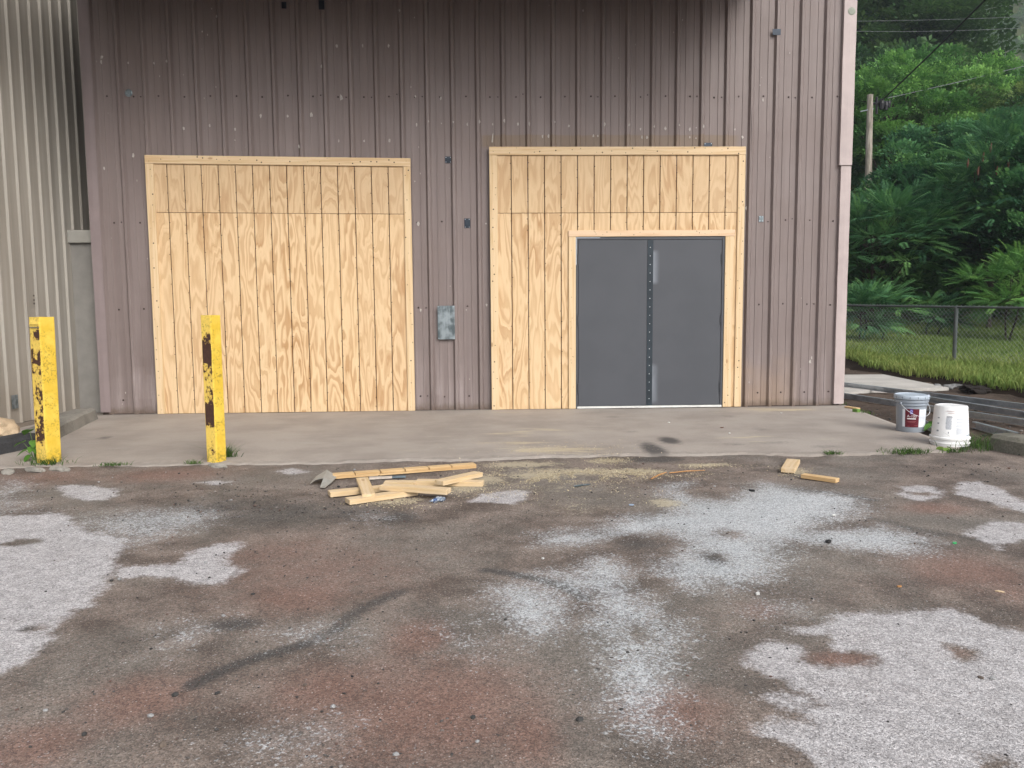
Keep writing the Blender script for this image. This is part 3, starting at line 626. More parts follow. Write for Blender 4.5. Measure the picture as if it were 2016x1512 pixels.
# corner trims
tl = wal(203, 600)[0]
def trim_strip(name, x0, x1, z0, z1, y0=-0.040, ret=0.07, side=1, mat=TRIMPAINT):
    mb = MB(); nz = 14
    zs = np.linspace(z0, z1, nz); vs = []; 
    for z in zs:
        w = random.uniform(-.002, .002)
        vs += [(x0, -0.004, z), (x0+w, y0, z), ((x0+x1)/2, y0-0.003+random.uniform(-.002, .002), z), (x1+w, y0, z), (x1, ret, z)]
    fs = [(i*5+j, i*5+j+1, (i+1)*5+j+1, (i+1)*5+j) for i in range(nz-1) for j in range(4)]
    return mb.add(vs, fs).build(name, mat, bld)
MAUVE_TRIM = simple('mauve_trim', (0.22, 0.177, 0.176), 0.5, 0, 0.10, 4, 0.35, 0.05)
trim_strip('corner_trim', XL-0.012, XL+0.105, 0.03, WALL_H, -0.041, mat=MAUVE_TRIM)
zt = wal(1660, 327)[1]
trim_strip('corner_trim', XR-0.150, XR+0.006, zt, WALL_H, -0.050)
trim_strip('corner_trim', XR-0.128, XR+0.000, 0.02, zt+0.02, -0.044)
tk = MB(); tk.box(XR-0.165, XR+0.006, -0.0535, -0.048, zt-0.004, zt+0.004); tk.build('trim_seam', SCREW, bld)
# screws: joined, far too small to tell apart singly
sm = MB()
def disc(mb, x, y, z, r, t=0.006, n=6):
    vs = [(x+r*math.cos(2*math.pi*k/n), y, z+r*math.sin(2*math.pi*k/n)) for k in range(n)] + [(x+0.7*r*math.cos(2*math.pi*k/n), y-t, z+0.7*r*math.sin(2*math.pi*k/n)) for k in range(n)]
    mb.add(vs, [tuple(range(n, 2*n))] + [(k, (k+1) % n, n+(k+1) % n, n+k) for k in range(n)])
openings = ((-4.03, -0.85, 3.16), (0.10, 3.25, 3.26))
def covered(x, z): return any(x0-.02 < x < x1+.02 and z < zt_ for x0, x1, zt_ in openings)
for zrow in (wal(1015, 190)[1], wal(870, 437)[1], wal(1560, 599)[1], wal(1560, 772)[1]):
    for kk in range(-18, 15):
        x = SX0 + kk*PITCHX
        if XL+.1 < x < XR-.15 and not covered(x, zrow):
            disc(sm, x+random.uniform(-.008, .008), -0.002, zrow+random.uniform(-.01, .01), 0.0125)
            if random.random() < 0.35: disc(sm, x+0.09, -0.002, zrow+random.uniform(-.02, .03), 0.010)
tag(sm.build('fastener', SCREW, bld), kind='stuff')
# paint chips: little bare flakes where fixings were torn off
cm = MB()
CHIPS = [(200,112,7),(199,122,6),(252,124,4),(303,124,4),(330,122,5),(398,62,4),(428,34,4),(284,241,5),(362,253,6),(413,247,6),(463,254,5),(262,306,6),(205,331,5),
 (663,90,6),(714,90,5),(765,90,5),(672,192,9),(513,228,6),(566,229,5),(613,227,7),(667,277,4),(717,278,5),(767,277,6),(787,22,4),(818,190,4),(868,193,6),(820,245,5),(844,240,4),(869,243,3),(893,241,4),(920,245,5),(944,241,5),(970,245,4),(993,239,5),(823,441,8),(590,290,5),(633,130,5),
 (1020,244,5),(1042,245,5),(1092,241,4),(1120,248,6),(1190,246,5),(1238,247,5),(1261,254,4),(1287,250,4),(1310,253,6),(1336,248,4),(1358,254,5),(1384,250,5),(1068,268,5),(1080,268,5),(1168,268,5),(1177,268,5),(1264,270,5),(1274,271,5),(1358,270,4),(1370,272,4),(1447,255,4),(1447,312,5),(1443,465,6),(1470,410,6),(1502,197,5),(1595,712,7),(1598,705,5),(828,610,5),(958,600,5),(957,440,4),(1148,20,4),(918,610,3),(1462,270,6)]
for px, py, r in CHIPS:
    x, z = wal(px, py, -0.01)
    if covered(x, z): continue
    xm = ((x-SX0) / PITCHX + 0.5) % 1.0
    yy = -0.0425 if min(xm, 1-xm)*PITCHX < 0.03 else -0.0085
    rr = r/160/2.0; n = 7; a0 = random.random()*6
    vs = [(x+rr*(0.45+0.5*random.random())*math.cos(a0+2*math.pi*q/n), yy, z+1.5*rr*(0.45+0.75*random.random())*math.sin(a0+2*math.pi*q/n)) for q in range(n)]
    cm.add(vs, [tuple(range(n))])
for q in range(110):
    x = random.uniform(XL+.1, XR-.2); z = random.uniform(0.1, 5.0)
    if covered(x, z): continue
    rr = random.uniform(0.002, 0.006); yy = -0.0082; n = 5
    xm = ((x-SX0) / PITCHX + 0.5) % 1.0
    if min(xm, 1-xm)*PITCHX < 0.04: continue
    cm.add([(x+rr*math.cos(2*math.pi*q2/n), yy, z+2.2*rr*math.sin(2*math.pi*q2/n)*(0.5+random.random())) for q2 in range(n)], [tuple(range(n))])
vs = [(-0.0, 0)]; 
x, z = wal(969, 272, -0.04); cm.add([(x-.008, -.04, z-.05), (x+.006, -.04, z-.05), (x+.014, -.04, z+.06), (x+.003, -.04, z+.05)], [(0, 1, 2, 3)])
tag(cm.build('paint_chip', CHIP, bld), kind='stuff')
# patch plates screwed over old holes
def plate(px0, py0, px1, py1, mat, y=-0.040, label=None, screws=True, nm='patch_plate'):
    x0, z1 = wal(px0, py0, y); x1, z0 = wal(px1, py1, y)
    p = MB().box(x0, x1, y-0.003, y, z0, z1, 0.0012).build(nm, mat, bld)
    if label: p['label'] = label
    if screws:
        s = MB()
        for sx in (x0+.012, x1-.012):
            for sz in (z0+.012, z1-.012): disc(s, sx, y-0.003, sz, 0.006, 0.003)
        tag(s.build('screw', GALV, p), kind='stuff')
    return p
plate(876, 308, 889, 321, PLATE_DK, -0.008); plate(914, 430, 926, 449, PLATE_DK, -0.008, screws=True)
plate(1386, 281, 1402, 300, PLATE_DK, -0.041); plate(1521, 57, 1537, 69, PLATE_DK, -0.041, screws=False); plate(627, 0, 639, 19, PLATE_DK, -0.041, screws=False); plate(554, 4, 564, 17, PLATE_DK, -0.008, screws=False)
plate(861, 602, 896, 668, PLATE_GV, -0.041, 'large dull galvanised patch plate'); plate(1494, 425, 1503, 437, PLATE_GV, -0.008, screws=True)
x, z = wal(253, 183, -0.008); mb = MB(); disc(mb, x, -0.008, z, 0.046, 0.004, 20); mb.build('cover_plate', PLATE_GV, bld)['label'] = 'small round blue grey cover plate'
x, z = wal(1677, 22, -0.054); mb = MB(); disc(mb, x, -0.054, z, 0.047, 0.004, 20); mb.build('cover_plate', simple('green_grey_cover', (0.27, 0.29, 0.24), 0.6), bld)['label'] = 'round green grey cover on the corner trim'
# base flashing / sill angle under the sheets
for x0, x1 in ((XL, -4.07), (-0.83, 0.08), (3.30, XR)):
    MB().box(x0, x1, -0.012, 0.05, -0.02, 0.006).build('base_angle', SCREW, bld)

# ------------------------------------------------------------------ BEIGE NEIGHBOUR
nb = thing('beige_building', 'beige ribbed metal building standing to the left of the mauve wall', 'building', (-5.06, 0, 0), R(90-4.2))
# local x runs along +Y of the world, the face looks to +X
pr2 = lambda a, b: rib_profile(a, b, 0.205, 0.03, 0.030, 0.012, 0.022)
a = -4.6; k = 0
while a < 13.9:
    o = sheet('wall_panel', BEIGE, nb, a, min(a+0.82, 14), 0.05, 6.4, pr2, 24, 0.0012, (), k+50); a += 0.82; k += 1
MB().box(-4.6, 14, 0.03, 7.0, -0.1, 6.38).build('building_core', BEIGE, nb)
MB().box(-4.75, 14.15, -0.02, 7.2, 6.405, 6.6).build('roof', TRIMPAINT, nb)
MB().box(-4.6, 14, -0.012, 0.028, -0.1, 0.045).build('base_sill', m_concrete('base_concrete', (0.2, 0.17, 0.14)), nb)
# plate low on the beige wall
d = ray(25, 790); th = R(-4.2)
def on_beige(px, py, off=0.0):
    d = ray(px, py); nrm = np.array([math.cos(R(4.2)), math.sin(R(4.2))*-1, 0]); 
    o0 = np.array([-5.06, 0, 0]) + nrm*off - np.array([0, -CD, CH]); t = (o0@nrm)/(d@nrm); q = d*t + np.array([0, -CD, CH])
    ax = np.array([math.sin(R(4.2)), math.cos(R(4.2)), 0]); return float((q-np.array([-5.06, 0, 0]))@ax), float(q[2])
s, z = on_beige(25, 791); MB().box(s-0.05, s+0.05, -0.028, -0.024, z-0.075, z+0.075, 0.001).build('patch_plate', PLATE_GV, nb)['label'] = 'small blue grey plate low on the beige wall'
s, z = on_beige(62, 582); mb = MB(); 
for dz in (0, -.05, -.09): disc(mb, s, -0.024, z+dz, 0.012)
tag(mb.build('fastener', SCREW, nb), kind='stuff')
# infill panel closing the gap between the two buildings
ip = thing('gap_infill_panel', 'low grey beige sheet panel with a cap rail closing the gap between the buildings', 'panel', (-4.87, 0.16, 0))
BG2 = simple('grey_beige_sheet', (0.21, 0.20, 0.185), 0.55, 0, 0.15, 6)
MB().box(-0.30, 0.19, 0, 0.02, 0.0, 2.10).build('panel_sheet', BG2, ip)
MB().box(-0.34, 0.19, -0.05, 0.05, 2.103, 2.26, 0.008).build('cap_rail', simple('cap_beige', (0.27, 0.26, 0.235), 0.5, 0, 0.12, 8), ip)
for xx in (-0.27, -0.235): MB().box(xx, xx+0.012, -0.012, -0.001, 0, 2.10).build('seam', BG2, ip)
cb = MB(); p0 = dep(112, 246, 10.6); p1 = (XL+0.02, 0.6, wal(168, 272, 0.6)[1]); cb.tube([p0, ((p0[0]+p1[0])/2, (p0[1]+p1[1])/2, (p0[2]+p1[2])/2-0.01), p1], 0.004, 5)
tag(cb.build('cable', simple('grey_cable', (0.2, 0.2, 0.2), 0.6)), 'thin grey cable slanting across the dark gap between the buildings', 'cable')
cb = MB(); p0 = dep(138, 230, 10.8); p1 = (XL+0.02, 0.7, wal(166, 229, 0.7)[1]); cb.tube([p0, p1], 0.004, 5)
tag(cb.build('cable', bpy.data.materials['grey_cable']), 'short level cable across the dark gap between the buildings', 'cable')

# ------------------------------------------------------------------ BOARDED OPENINGS
TW = 0.098
def planked(name, label, x0, x1, ztop, zs, g0, cut=None, zb=0.004):
    t = thing(name, label, 'boarded opening', ((x0+x1)/2, 0, 0))
    ox = (x0+x1)/2; yF = -0.058; yB = -0.040
    MB().box(x0+0.02-ox, x1-0.02-ox, yB+0.001, yB+0.012, zb+0.002, ztop-0.03).build('backing_sheet', simple('groove_shadow_wood', (0.07, 0.035, 0.017), 0.9), t)
    gs = [x0+TW*0.55] + [g for g in (g0 + i*0.2032 for i in range(-1, 22)) if x0+TW+0.03 < g < x1-TW-0.03] + [x1-TW*0.55]
    nm = MB()
    for row, (za, zb_) in enumerate(((zs+0.0025, ztop-0.06), (zb, zs-0.0025))):
        for i in range(len(gs)-1):
            a, b = gs[i]+0.0048, gs[i+1]-0.0048
            segs = [(a, b, za, zb_)]
            if cut and row == 1:
                cx0, cx1, cz = cut
                if a >= cx0 and b <= cx1: segs = [(a, b, cz, zb_)]
                elif b <= cx0 or a >= cx1: segs = [(a, b, za, zb_)]
                elif a < cx0 < b: segs = [(a, cx0, za, zb_), (cx0+0.0001, b, cz, zb_)]
                else: segs = [(cx1, b, za, zb_), (a, cx1-0.0001, cz, zb_)]
            for (sa, sb, z0, z1) in segs:
                if sb-sa < 0.004: continue
                j = random.uniform(0, 0.0012)
                m = MB().box(sa-ox, sb-ox, yF-j, yB, z0, z1, 0.0028)
                o = m.build('plank', PLY, t)
                sheet_id = (i//6) + row*4.3 + (11 if x0 > 0 else 0) + 1.7
                for an, av in (('sheet', sheet_id), ('upper', 1.0-row)):
                    at = o.data.attributes.new(an, 'FLOAT', 'POINT'); at.data.foreach_set('value', [av]*len(o.data.vertices))
    for g in gs[1:-1]:
        z = random.uniform(0.06, 0.2)
        while z < ztop-0.15:
            if not (cut and cut[0]-.02 < g < cut[1]+.02 and z < cut[2]+.03): disc(nm, g-ox+random.uniform(-.012, .012), yF-0.0013, z, 0.0062, 0.001, 5)
            z += random.uniform(0.09, 0.21)
    xs_ = MB
    def nails_h(xa, xb, z, yy):
        x = xa+0.05
        while x < xb-0.03: disc(nm, x-ox, yy, z+random.uniform(-.035, .035), random.choice((0.004, 0.006, 0.009)), 0.001, 6); x += random.uniform(0.05, 0.22)
    def nails_v(x, za, zb2, yy):
        z = za+0.05
        while z < zb2-0.03: disc(nm, x-ox+random.uniform(-.03, .03), yy, z, random.choice((0.004, 0.006, 0.009)), 0.001, 6); z += random.uniform(0.06, 0.24)
    yT = -0.082
    MB().box(x0-ox, x1-ox, yT, -0.039, ztop-TW, ztop, 0.003).build('trim_board', PINE_H, t)
    for a, b in ((x0, x0+TW), (x1-TW*0.9, x1)):
        MB().box(a+0.001-ox, b-0.001-ox, yT+0.0015, -0.039, zb, ztop-TW-0.0015, 0.003).build('trim_board', PINE_V, t)
        nails_v((a+b)/2, zb, ztop-TW, yT+0.001)
    nails_h(x0, x1, ztop-TW/2, yT-0.0005)
    tag(nm.build('nail', NAIL, t), kind='stuff')
    return t, ox, nails_h, nails_v
lx0, lx1 = wal(297, 560, -.08)[0], wal(812.5, 560, -.08)[0]; lz = (wal(282, 305, -.07)[1]+wal(807, 312, -.07)[1])/2
t_l, *_ = planked('boarded_opening', 'wide opening fully boarded with new grooved pine sheets, no door in it', lx0, lx1, lz, wal(560, 420, -.05)[1], wal(332.6, 418, -.05)[0])
for ch in t_l.children:                              # the left frame is a little taller at its left end
    for v in ch.data.vertices: v.co.z -= v.co.x*0.0135*max(0.0, v.co.z)/lz
rx0, rx1 = wal(965.5, 550, -.08)[0], wal(1463.5, 550, -.08)[0]; rz = wal(1216, 289, -.07)[1]
dx0, dx1 = wal(1119, 640, -.07)[0], wal(1440, 640, -.07)[0]; dz = wal(1280, 453, -.07)[1]
t_r, oxr, _, _ = planked('boarded_opening', 'wide opening boarded with new grooved pine sheets around a grey double door', rx0, rx1, rz, wal(1216, 419, -.05)[1], wal(1006.8, 419, -.05)[0], (dx0+0.04, dx1-0.04, dz-0.05))

# ------------------------------------------------------------------ DOUBLE DOOR
def m_door():
    n = N('grey_primed_steel_door', 0.42, 0.4); p = n.pos(); x, y, z = n.sep(p)
    a = n.noise(p, 2.0, 4); b = n.noise(p, 220, 2)
    c = n.mix(n.step(a, 0.35, 0.65), (0.062, 0.066, 0.077), (0.068, 0.072, 0.084))
    sc = None
    for zc, hh in ((wal(1290, 526, -.05)[1], 0.21), (wal(1288, 755, -.05)[1], 0.25)):
        f = n.math('MULTIPLY', n.step(n.math('SUBTRACT', x, DCX+0.030), 0.0, 0.10, 1, 0), n.step(n.math('ABSOLUTE', n.math('SUBTRACT', z, zc)), hh*0.8, hh*1.08, 1, 0))
        f = n.math('MULTIPLY', f, n.step(x, DCX+0.033, DCX+0.037)); sc = f if sc is None else n.math('ADD', sc, f)
    sc = n.math('MULTIPLY', sc, n.step(n.noise(n.map(p, (8, 8, 2)), 1.0, 4), 0.25, 0.6, 0.45, 1.0))
    c = n.mix(n.math('MULTIPLY', sc, 0.42), c, (0.36, 0.40, 0.46))
    n.col(c); n.rough(0.6); n.bump(b, 0.04, 0.001); return n.m
DCX = wal(1279, 640, -.06)[0]
fz = wal(1280, 466, -.06)[1]; fx0, fx1 = wal(1133.5, 640, -.06)[0], wal(1424, 640, -.06)[0]
dd = thing('double_door', 'grey steel double door with a riveted dark strip down the middle', 'door', ((fx0+fx1)/2, 0, 0)); ox = dd.location.x
FR = simple('dark_grey_steel_frame', (0.060, 0.064, 0.074), 0.45, 0, 0.12, 8, 0.4, 0.03)
DOORGREY = m_door()
fb = MB(); fw = 0.030
fb.box(fx0-ox, fx0+fw-ox, -0.070, -0.039, 0.006, fz, 0.002); fb.box(fx1-fw-ox, fx1-ox, -0.070, -0.039, 0.006, fz, 0.002); fb.box(fx0+fw+.0005-ox, fx1-fw-.0005-ox, -0.070, -0.039, fz-fw*1.1, fz, 0.002)
fb.build('door_frame', FR, dd)
zb0 = 0.034
for sgn, (a, b) in ((-1, (fx0+fw+0.004, DCX-0.003)), (1, (DCX+0.003, fx1-fw-0.004))):
    lf = MB().box(a-ox, b-ox, -0.064, -0.040, zb0, fz-fw*1.1-0.004, 0.002).build('door_leaf', DOORGREY, dd)
    if sgn > 0: lf['label'] = 'right door leaf with two pale scuffs beside the strip'
    hx = a-0.006 if sgn < 0 else b+0.006
    for hz in (fz-0.27, fz*0.52, 0.26):
        h = MB(); h.tube([(hx-ox, -0.075, hz-0.062), (hx-ox, -0.075, hz+0.062)], 0.0105, 8); h.box(hx-ox-0.016, hx-ox+0.016, -0.074, -0.0645, hz-0.058, hz+0.058); h.build('hinge', FR, lf)
STR = simple('dark_blue_grey_strip', (0.030, 0.040, 0.050), 0.4, 0.3, 0.3, 7)
ag = MB().box(DCX-0.036-ox, DCX+0.036-ox, -0.0695, -0.0645, zb0, fz-fw*1.1-0.006, 0.001).build('astragal_strip', STR, dd)
RV = simple('pale_rivet', (0.62, 0.64, 0.66), 0.4, 0.4, 0.1)
z = 0.12
while z < fz-0.1:
    m = MB(); disc(m, DCX-ox-0.002, -0.0695, z, 0.0055, 0.003, 8); m.build('rivet', RV, ag); z += 0.1045
MB().box(fx0+fw*0.5-ox, fx1-fw*0.4-ox, -0.087, -0.040, 0.0055, zb0-0.004, 0.003).build('threshold', simple('white_sill', (0.62, 0.62, 0.60), 0.5), dd)
mb = MB(); mb.box(fx0-0.0006-ox, fx0+0.012-ox, -0.0725, -0.0705, fz-0.34, fz-0.004); mb.box(fx0+0.014-ox, fx0+0.30-ox, -0.0725, -0.0705, fz-0.016, fz-0.004); mb.build('pale_edge_strip', simple('pale_edge_grey', (0.32, 0.36, 0.41), 0.5), dd)  # paler strips along the frame's upper left edges
# pine casing round the door belongs to the boarded opening
yc = -0.086
def casing(a, b, z0, z1, m, y=yc): return MB().box(a-oxr, b-oxr, y, -0.0605, z0, z1, 0.003).build('trim_board', m, t_r)
casing(dx0, dx1+0.02, fz+0.002, dz, m_pine('pine_casing_level', 'H', (0.68, 0.50, 0.34), (0.60, 0.40, 0.245)))
casing(dx0+0.002, fx0-0.002, 0.005, fz-0.0005, PINE_V, yc+.002); casing(fx1+0.002, dx1+0.008, 0.005, fz-0.0005, PINE_V, yc+.002)
nm = MB()
for i in range(16): disc(nm, random.uniform(dx0+.03, dx1-.03)-oxr, yc-.0004, random.uniform(fz+.02, dz-.015), random.choice((.004, .006)), .001, 6)
for i in range(14):
    disc(nm, random.uniform(dx0+.02, fx0-.02)-oxr, yc+.0016, random.uniform(.05, fz-.05), .004, .001, 6); disc(nm, random.uniform(fx1+.02, dx1-.01)-oxr, yc+.0016, random.uniform(.05, fz-.05), random.choice((.004, .008)), .001, 6)
tag(nm.build('casing_nail', NAIL, t_r), kind='stuff')
# ------------------------------------------------------------------ BOLLARDS
def bollard(label, px, py, side, h, rz, chipseed, lean):
    x, y = gnd(px, py, -0.01)
    t = thing('bollard', label, 'bollard', (x, y, -0.06), rz, None)
    b = side/2; bev = 0.012; ring = []
    for cx, cy, a0 in ((b-bev, b-bev, 0), (-b+bev, b-bev, 90), (-b+bev, -b+bev, 180), (b-bev, -b+bev, 270)):
        for a in (0, 30, 60, 90): ring.append((cx+bev*math.cos(R(a0+a)), cy+bev*math.sin(R(a0+a))))
    # add vertices along each flat so chips can be set face by face
    zs = np.linspace(0, h+0.06, 60); n = len(ring)
    V = [(p[0]+lean*z, p[1], z+(random.uniform(-.002, .002) if i == len(zs)-1 else 0)) for i, z in enumerate(zs) for p in ring]
    Fq = [(i*n+k, i*n+(k+1) % n, (i+1)*n+(k+1) % n, (i+1)*n+k) for i in range(len(zs)-1) for k in range(n)]
    inner = [(p[0]*0.90+lean*zs[-1], p[1]*0.90, zs[-1]-0.0) for p in ring]; inner2 = [(p[0]*0.90, p[1]*0.90, zs[-1]-0.06) for p in ring]
    o = len(V); V += inner + inner2; top = (len(zs)-1)*n
    Fq += [(top+k, top+(k+1) % n, o+(k+1) % n, o+k) for k in range(n)] + [(o+k, o+(k+1) % n, o+n+(k+1) % n, o+n+k) for k in range(n)]
    V = np.array(V); r_ = np.random.default_rng(chipseed)
    cz = np.zeros(len(V)); fc = np.zeros(len(V))
    Rm = np.array([[math.cos(rz), -math.sin(rz)], [math.sin(rz), math.cos(rz)]]); wv = V[:, :2]@Rm.T
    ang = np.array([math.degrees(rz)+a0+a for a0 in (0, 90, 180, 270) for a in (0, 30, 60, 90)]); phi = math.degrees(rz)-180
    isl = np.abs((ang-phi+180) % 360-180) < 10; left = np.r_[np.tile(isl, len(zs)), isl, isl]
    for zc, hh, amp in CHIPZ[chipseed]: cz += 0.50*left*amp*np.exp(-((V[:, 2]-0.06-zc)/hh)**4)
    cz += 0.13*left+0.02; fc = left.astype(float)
    me = mesh_np('post_tube', V, [np.array(Fq, np.int32)], YELLOW, False, dict(chip=cz, face=fc)); link('post_tube', me, t)
    cp = MB(); cp.box(-b*0.89, b*0.89, -b*0.89, b*0.89, h-0.03, h-0.02); cp.build('infill_cap', m_concrete('bollard_fill', (0.25, 0.22, 0.15)), t)
    return t
CHIPZ = {1: [(1.10, .06, .8), (0.92, .07, .75), (0.80, .07, .9), (0.62, .11, .55), (0.45, .08, .45), (0.30, .09, .95), (0.20, .05, .6)], 2: [(1.08, .03, .5), (1.02, .05, .7), (0.91, .09, 1.5), (0.76, .07, .9), (0.60, .09, .45), (0.40, .11, 1.6), (0.10, .07, .55)]}
hb1 = 1.20; bollard('rusty yellow square bollard with leafy weeds at its foot, beside the beige wall', 97, 911, 0.140, 1.24, R(62), 1, 0.012)
bollard('yellow square bollard with large dark patches, in front of the doorless boarded opening', 427, 909, 0.117, 1.245, R(63), 2, 0.0)

# ------------------------------------------------------------------ KERBS, ROCK, CONCRETE BITS
KERB = m_concrete('kerb_concrete', (0.20, 0.19, 0.17), 0.3); KERBD = m_concrete('dark_kerb_concrete', (0.055, 0.055, 0.058), 0.35)
def kerb(name, label, p0, p1, w, h, mat, seed, z=0.0, cat='kerb'):
    p0, p1 = Vector((*p0, z)), Vector((*p1, z)); L = (p1-p0).length; n = max(8, int(L/0.05)); r_ = random.Random(seed)
    sec = [(-w/2, 0), (-w/2*0.86, h*0.80), (-w/2*0.62, h), (w/2*0.62, h), (w/2*0.86, h*0.80), (w/2, 0)]
    V = []
    for i in range(n+1):
        e = 0.03 if i in (0, n) else 0
        for a, b in sec:
            q = Vector((i*L/n*2, a*9, b*9+seed)); j = mnoise.noise(q)*0.014
            V.append((i*L/n + (0 if 0 < i < n else (0.03 if i == 0 else -0.03)*(b/h)) + j, a+j, max(b+j*(b > 0), -0.01) if b else -0.02))
    m = len(sec); Fq = [(i*m+k, i*m+k+1, (i+1)*m+k+1, (i+1)*m+k) for i in range(n) for k in range(m-1)]
    mb = MB(); mb.add(V, Fq + [tuple(range(m-1, -1, -1)), tuple(n*m+k for k in range(m))])
    o = mb.build(name, mat); o.location = p0; d = p1-p0; o.rotation_euler = (0, 0, math.atan2(d.y, d.x))
    return tag(o, label, cat)
kerb('kerb_block', 'grey worn concrete kerb block by the corner of beige and mauve walls', gnd(70, 872), (-4.72, -0.42), 0.30, 0.135, KERB, 1)
kerb('kerb_block', 'blackened low kerb block with a tan rock on it, beside the beige wall', (-4.66, -3.3), gnd(64, 876), 0.30, 0.12, KERBD, 2)
x, y = gnd(1950, 884, -0.03); kerb('kerb_block', 'mossy concrete kerb block beyond the white bucket', (x+0.06, y-0.0), (x+0.62, y-1.75), 0.26, 0.15, m_concrete('moss_kerb', (0.185, 0.175, 0.145), 0.35), 3, -0.03)
def rock(name, label, loc, r, mat, seed, cat='rock', sub=3, amp=0.28, group=None):
    import bmesh
    bm = bmesh.new(); bmesh.ops.create_icosphere(bm, subdivisions=sub, radius=1)
    for v in bm.verts:
        k = 1 + amp*mnoise.noise(v.co*1.6+Vector((seed*3.1, 0, 0))) + amp*0.45*mnoise.noise(v.co*4+Vector((0, seed*2.7, 0)))
        v.co = Vector((v.co.x*r[0]*k, v.co.y*r[1]*k, v.co.z*r[2]*k))
    me = bpy.data.meshes.new(name); bm.to_mesh(me); bm.free(); me.materials.append(mat)
    o = link(name, me, None, loc); o.rotation_euler.z = seed*1.3
    return tag(o, label, cat, group)
TANR = m_concrete('tan_sandstone', (0.42, 0.32, 0.215), 0.3, 2.0)
rock('rock', 'large tan sandstone rock lying on the blackened kerb', (-4.86, -2.12, 0.15), (0.24, 0.34, 0.12), TANR, 1)
rock('rock', 'small tan rock at the near end of the grey kerb block', (gnd(131, 852)[0]-.06, gnd(131, 852)[1]+.02, 0.05), (0.07, 0.08, 0.07), TANR, 4)
CHK = m_concrete('broken_concrete', (0.25, 0.235, 0.21), 0.3, 1.5)
for (px, py, rx, ry, lb) in ((68, 926, .125, .05, 'flat broken concrete lump at the foot of the bollard with leafy weeds'), (117, 924, .115, .05, 'smaller flat concrete lump just right of the bollard with leafy weeds'), (16, 929, .10, .05, 'bluish flat concrete lump by the apron edge near the blackened kerb'), (430, 917, .11, .05, 'crumbled pale concrete lump at the foot of the bollard with large dark patches')):
    x, y = gnd(px, py, -0.015); rock('concrete_chunk', lb, (x, y, -0.018), (rx, ry, 0.028), CHK, px*0.1, 'concrete', 3, 0.3)

# ------------------------------------------------------------------ LUMBER SCRAPS
def board(name, label, a, b, w, th, z, mat=None, kerf=(), tilt=0.0, roll=0.0, cat='board', group=None):
    p0 = Vector((*gnd(*a, z), z)); p1 = Vector((*gnd(*b, z), z)); L = (p1-p0).length
    mb = MB()
    if kerf:
        mb.box(0, L, -w/2, w/2, 0, th*0.45, 0.002); xs = [0] + [k*L for k in kerf] + [L]
        for i in range(len(xs)-1): mb.box(xs[i]+(0.004 if i else 0), xs[i+1]-(0.004 if i < len(xs)-2 else 0), -w/2, w/2, th*0.45+.0005, th, 0.0025)
    else: mb.box(0, L, -w/2, w/2, 0, th, 0.0025)
    o = mb.build(name, mat or PINE_L); o.location = p0; d = p1-p0
    o.rotation_euler = (roll, tilt, math.atan2(d.y, d.x)); return tag(o, label, cat, group)
GL = 'pine offcuts dropped on the asphalt'; Z0 = ASPH_Z+0.004
board('board', 'long orange tinted board scored by five saw cuts, back of the offcut pile', (648, 942), (935, 920), 0.085, 0.034, Z0, PINE_O, (0.165, 0.335, 0.5, 0.665, 0.825), cat='board', group=GL)
board('board', 'pale pine offcut lying under the short flat block in the pile', (648, 977), (775, 964), 0.085, 0.036, Z0, group=GL)
board('board', 'pale pine offcut nearest the crumpled foil in front of the pile', (684, 992), (818, 973), 0.088, 0.036, Z0, group=GL)
board('board', 'short wide pine block leaning across another offcut in the pile', (713, 946), (726, 975), 0.089, 0.024, Z0+0.044, None, (), 0.03, 0, group=GL)
board('board', 'pale pine offcut crossing on top of the pile', (752, 963), (884, 972), 0.088, 0.036, Z0+0.036, group=GL)
board('board', 'half hidden pine offcut behind the one crossing on top', (757, 957), (818, 957), 0.085, 0.036, Z0, group=GL)
board('board', 'pine offcut lying flat in the sawdust under a slanted one', (820, 954), (952, 956), 0.085, 0.036, Z0, group=GL)
board('board', 'slanted pine offcut resting on the flat one in the sawdust', (864, 955), (942, 935), 0.089, 0.034, Z0+0.0365, None, (), 0.02, group=GL)
board('board', 'short pine block with upright cut end, alone on the asphalt', (1551, 931), (1562, 912), 0.105, 0.036, Z0, cat='board')
board('board', 'narrow pine stick lying beside the lone short block', (1580, 940), (1649, 950), 0.07, 0.030, Z0, PINE_O)
board('board', 'small pine stub lying in the dirt past the building corner', (1666, 804), (1690, 808), 0.06, 0.03, -0.01, PINE_O)
TAPE = simple('green_tape', (0.12, 0.22, 0.05), 0.5); x, y = gnd(1686, 806, 0.03); mb = MB(); mb.box(-.03, .03, -.04, .035, -.035, .006, 0.004); o = mb.build('tape_scrap', TAPE); o.location = (x, y, 0.03); o.rotation_euler.z = 0.4; tag(o, 'bright green scrap wrapped on the small pine stub', 'tape')
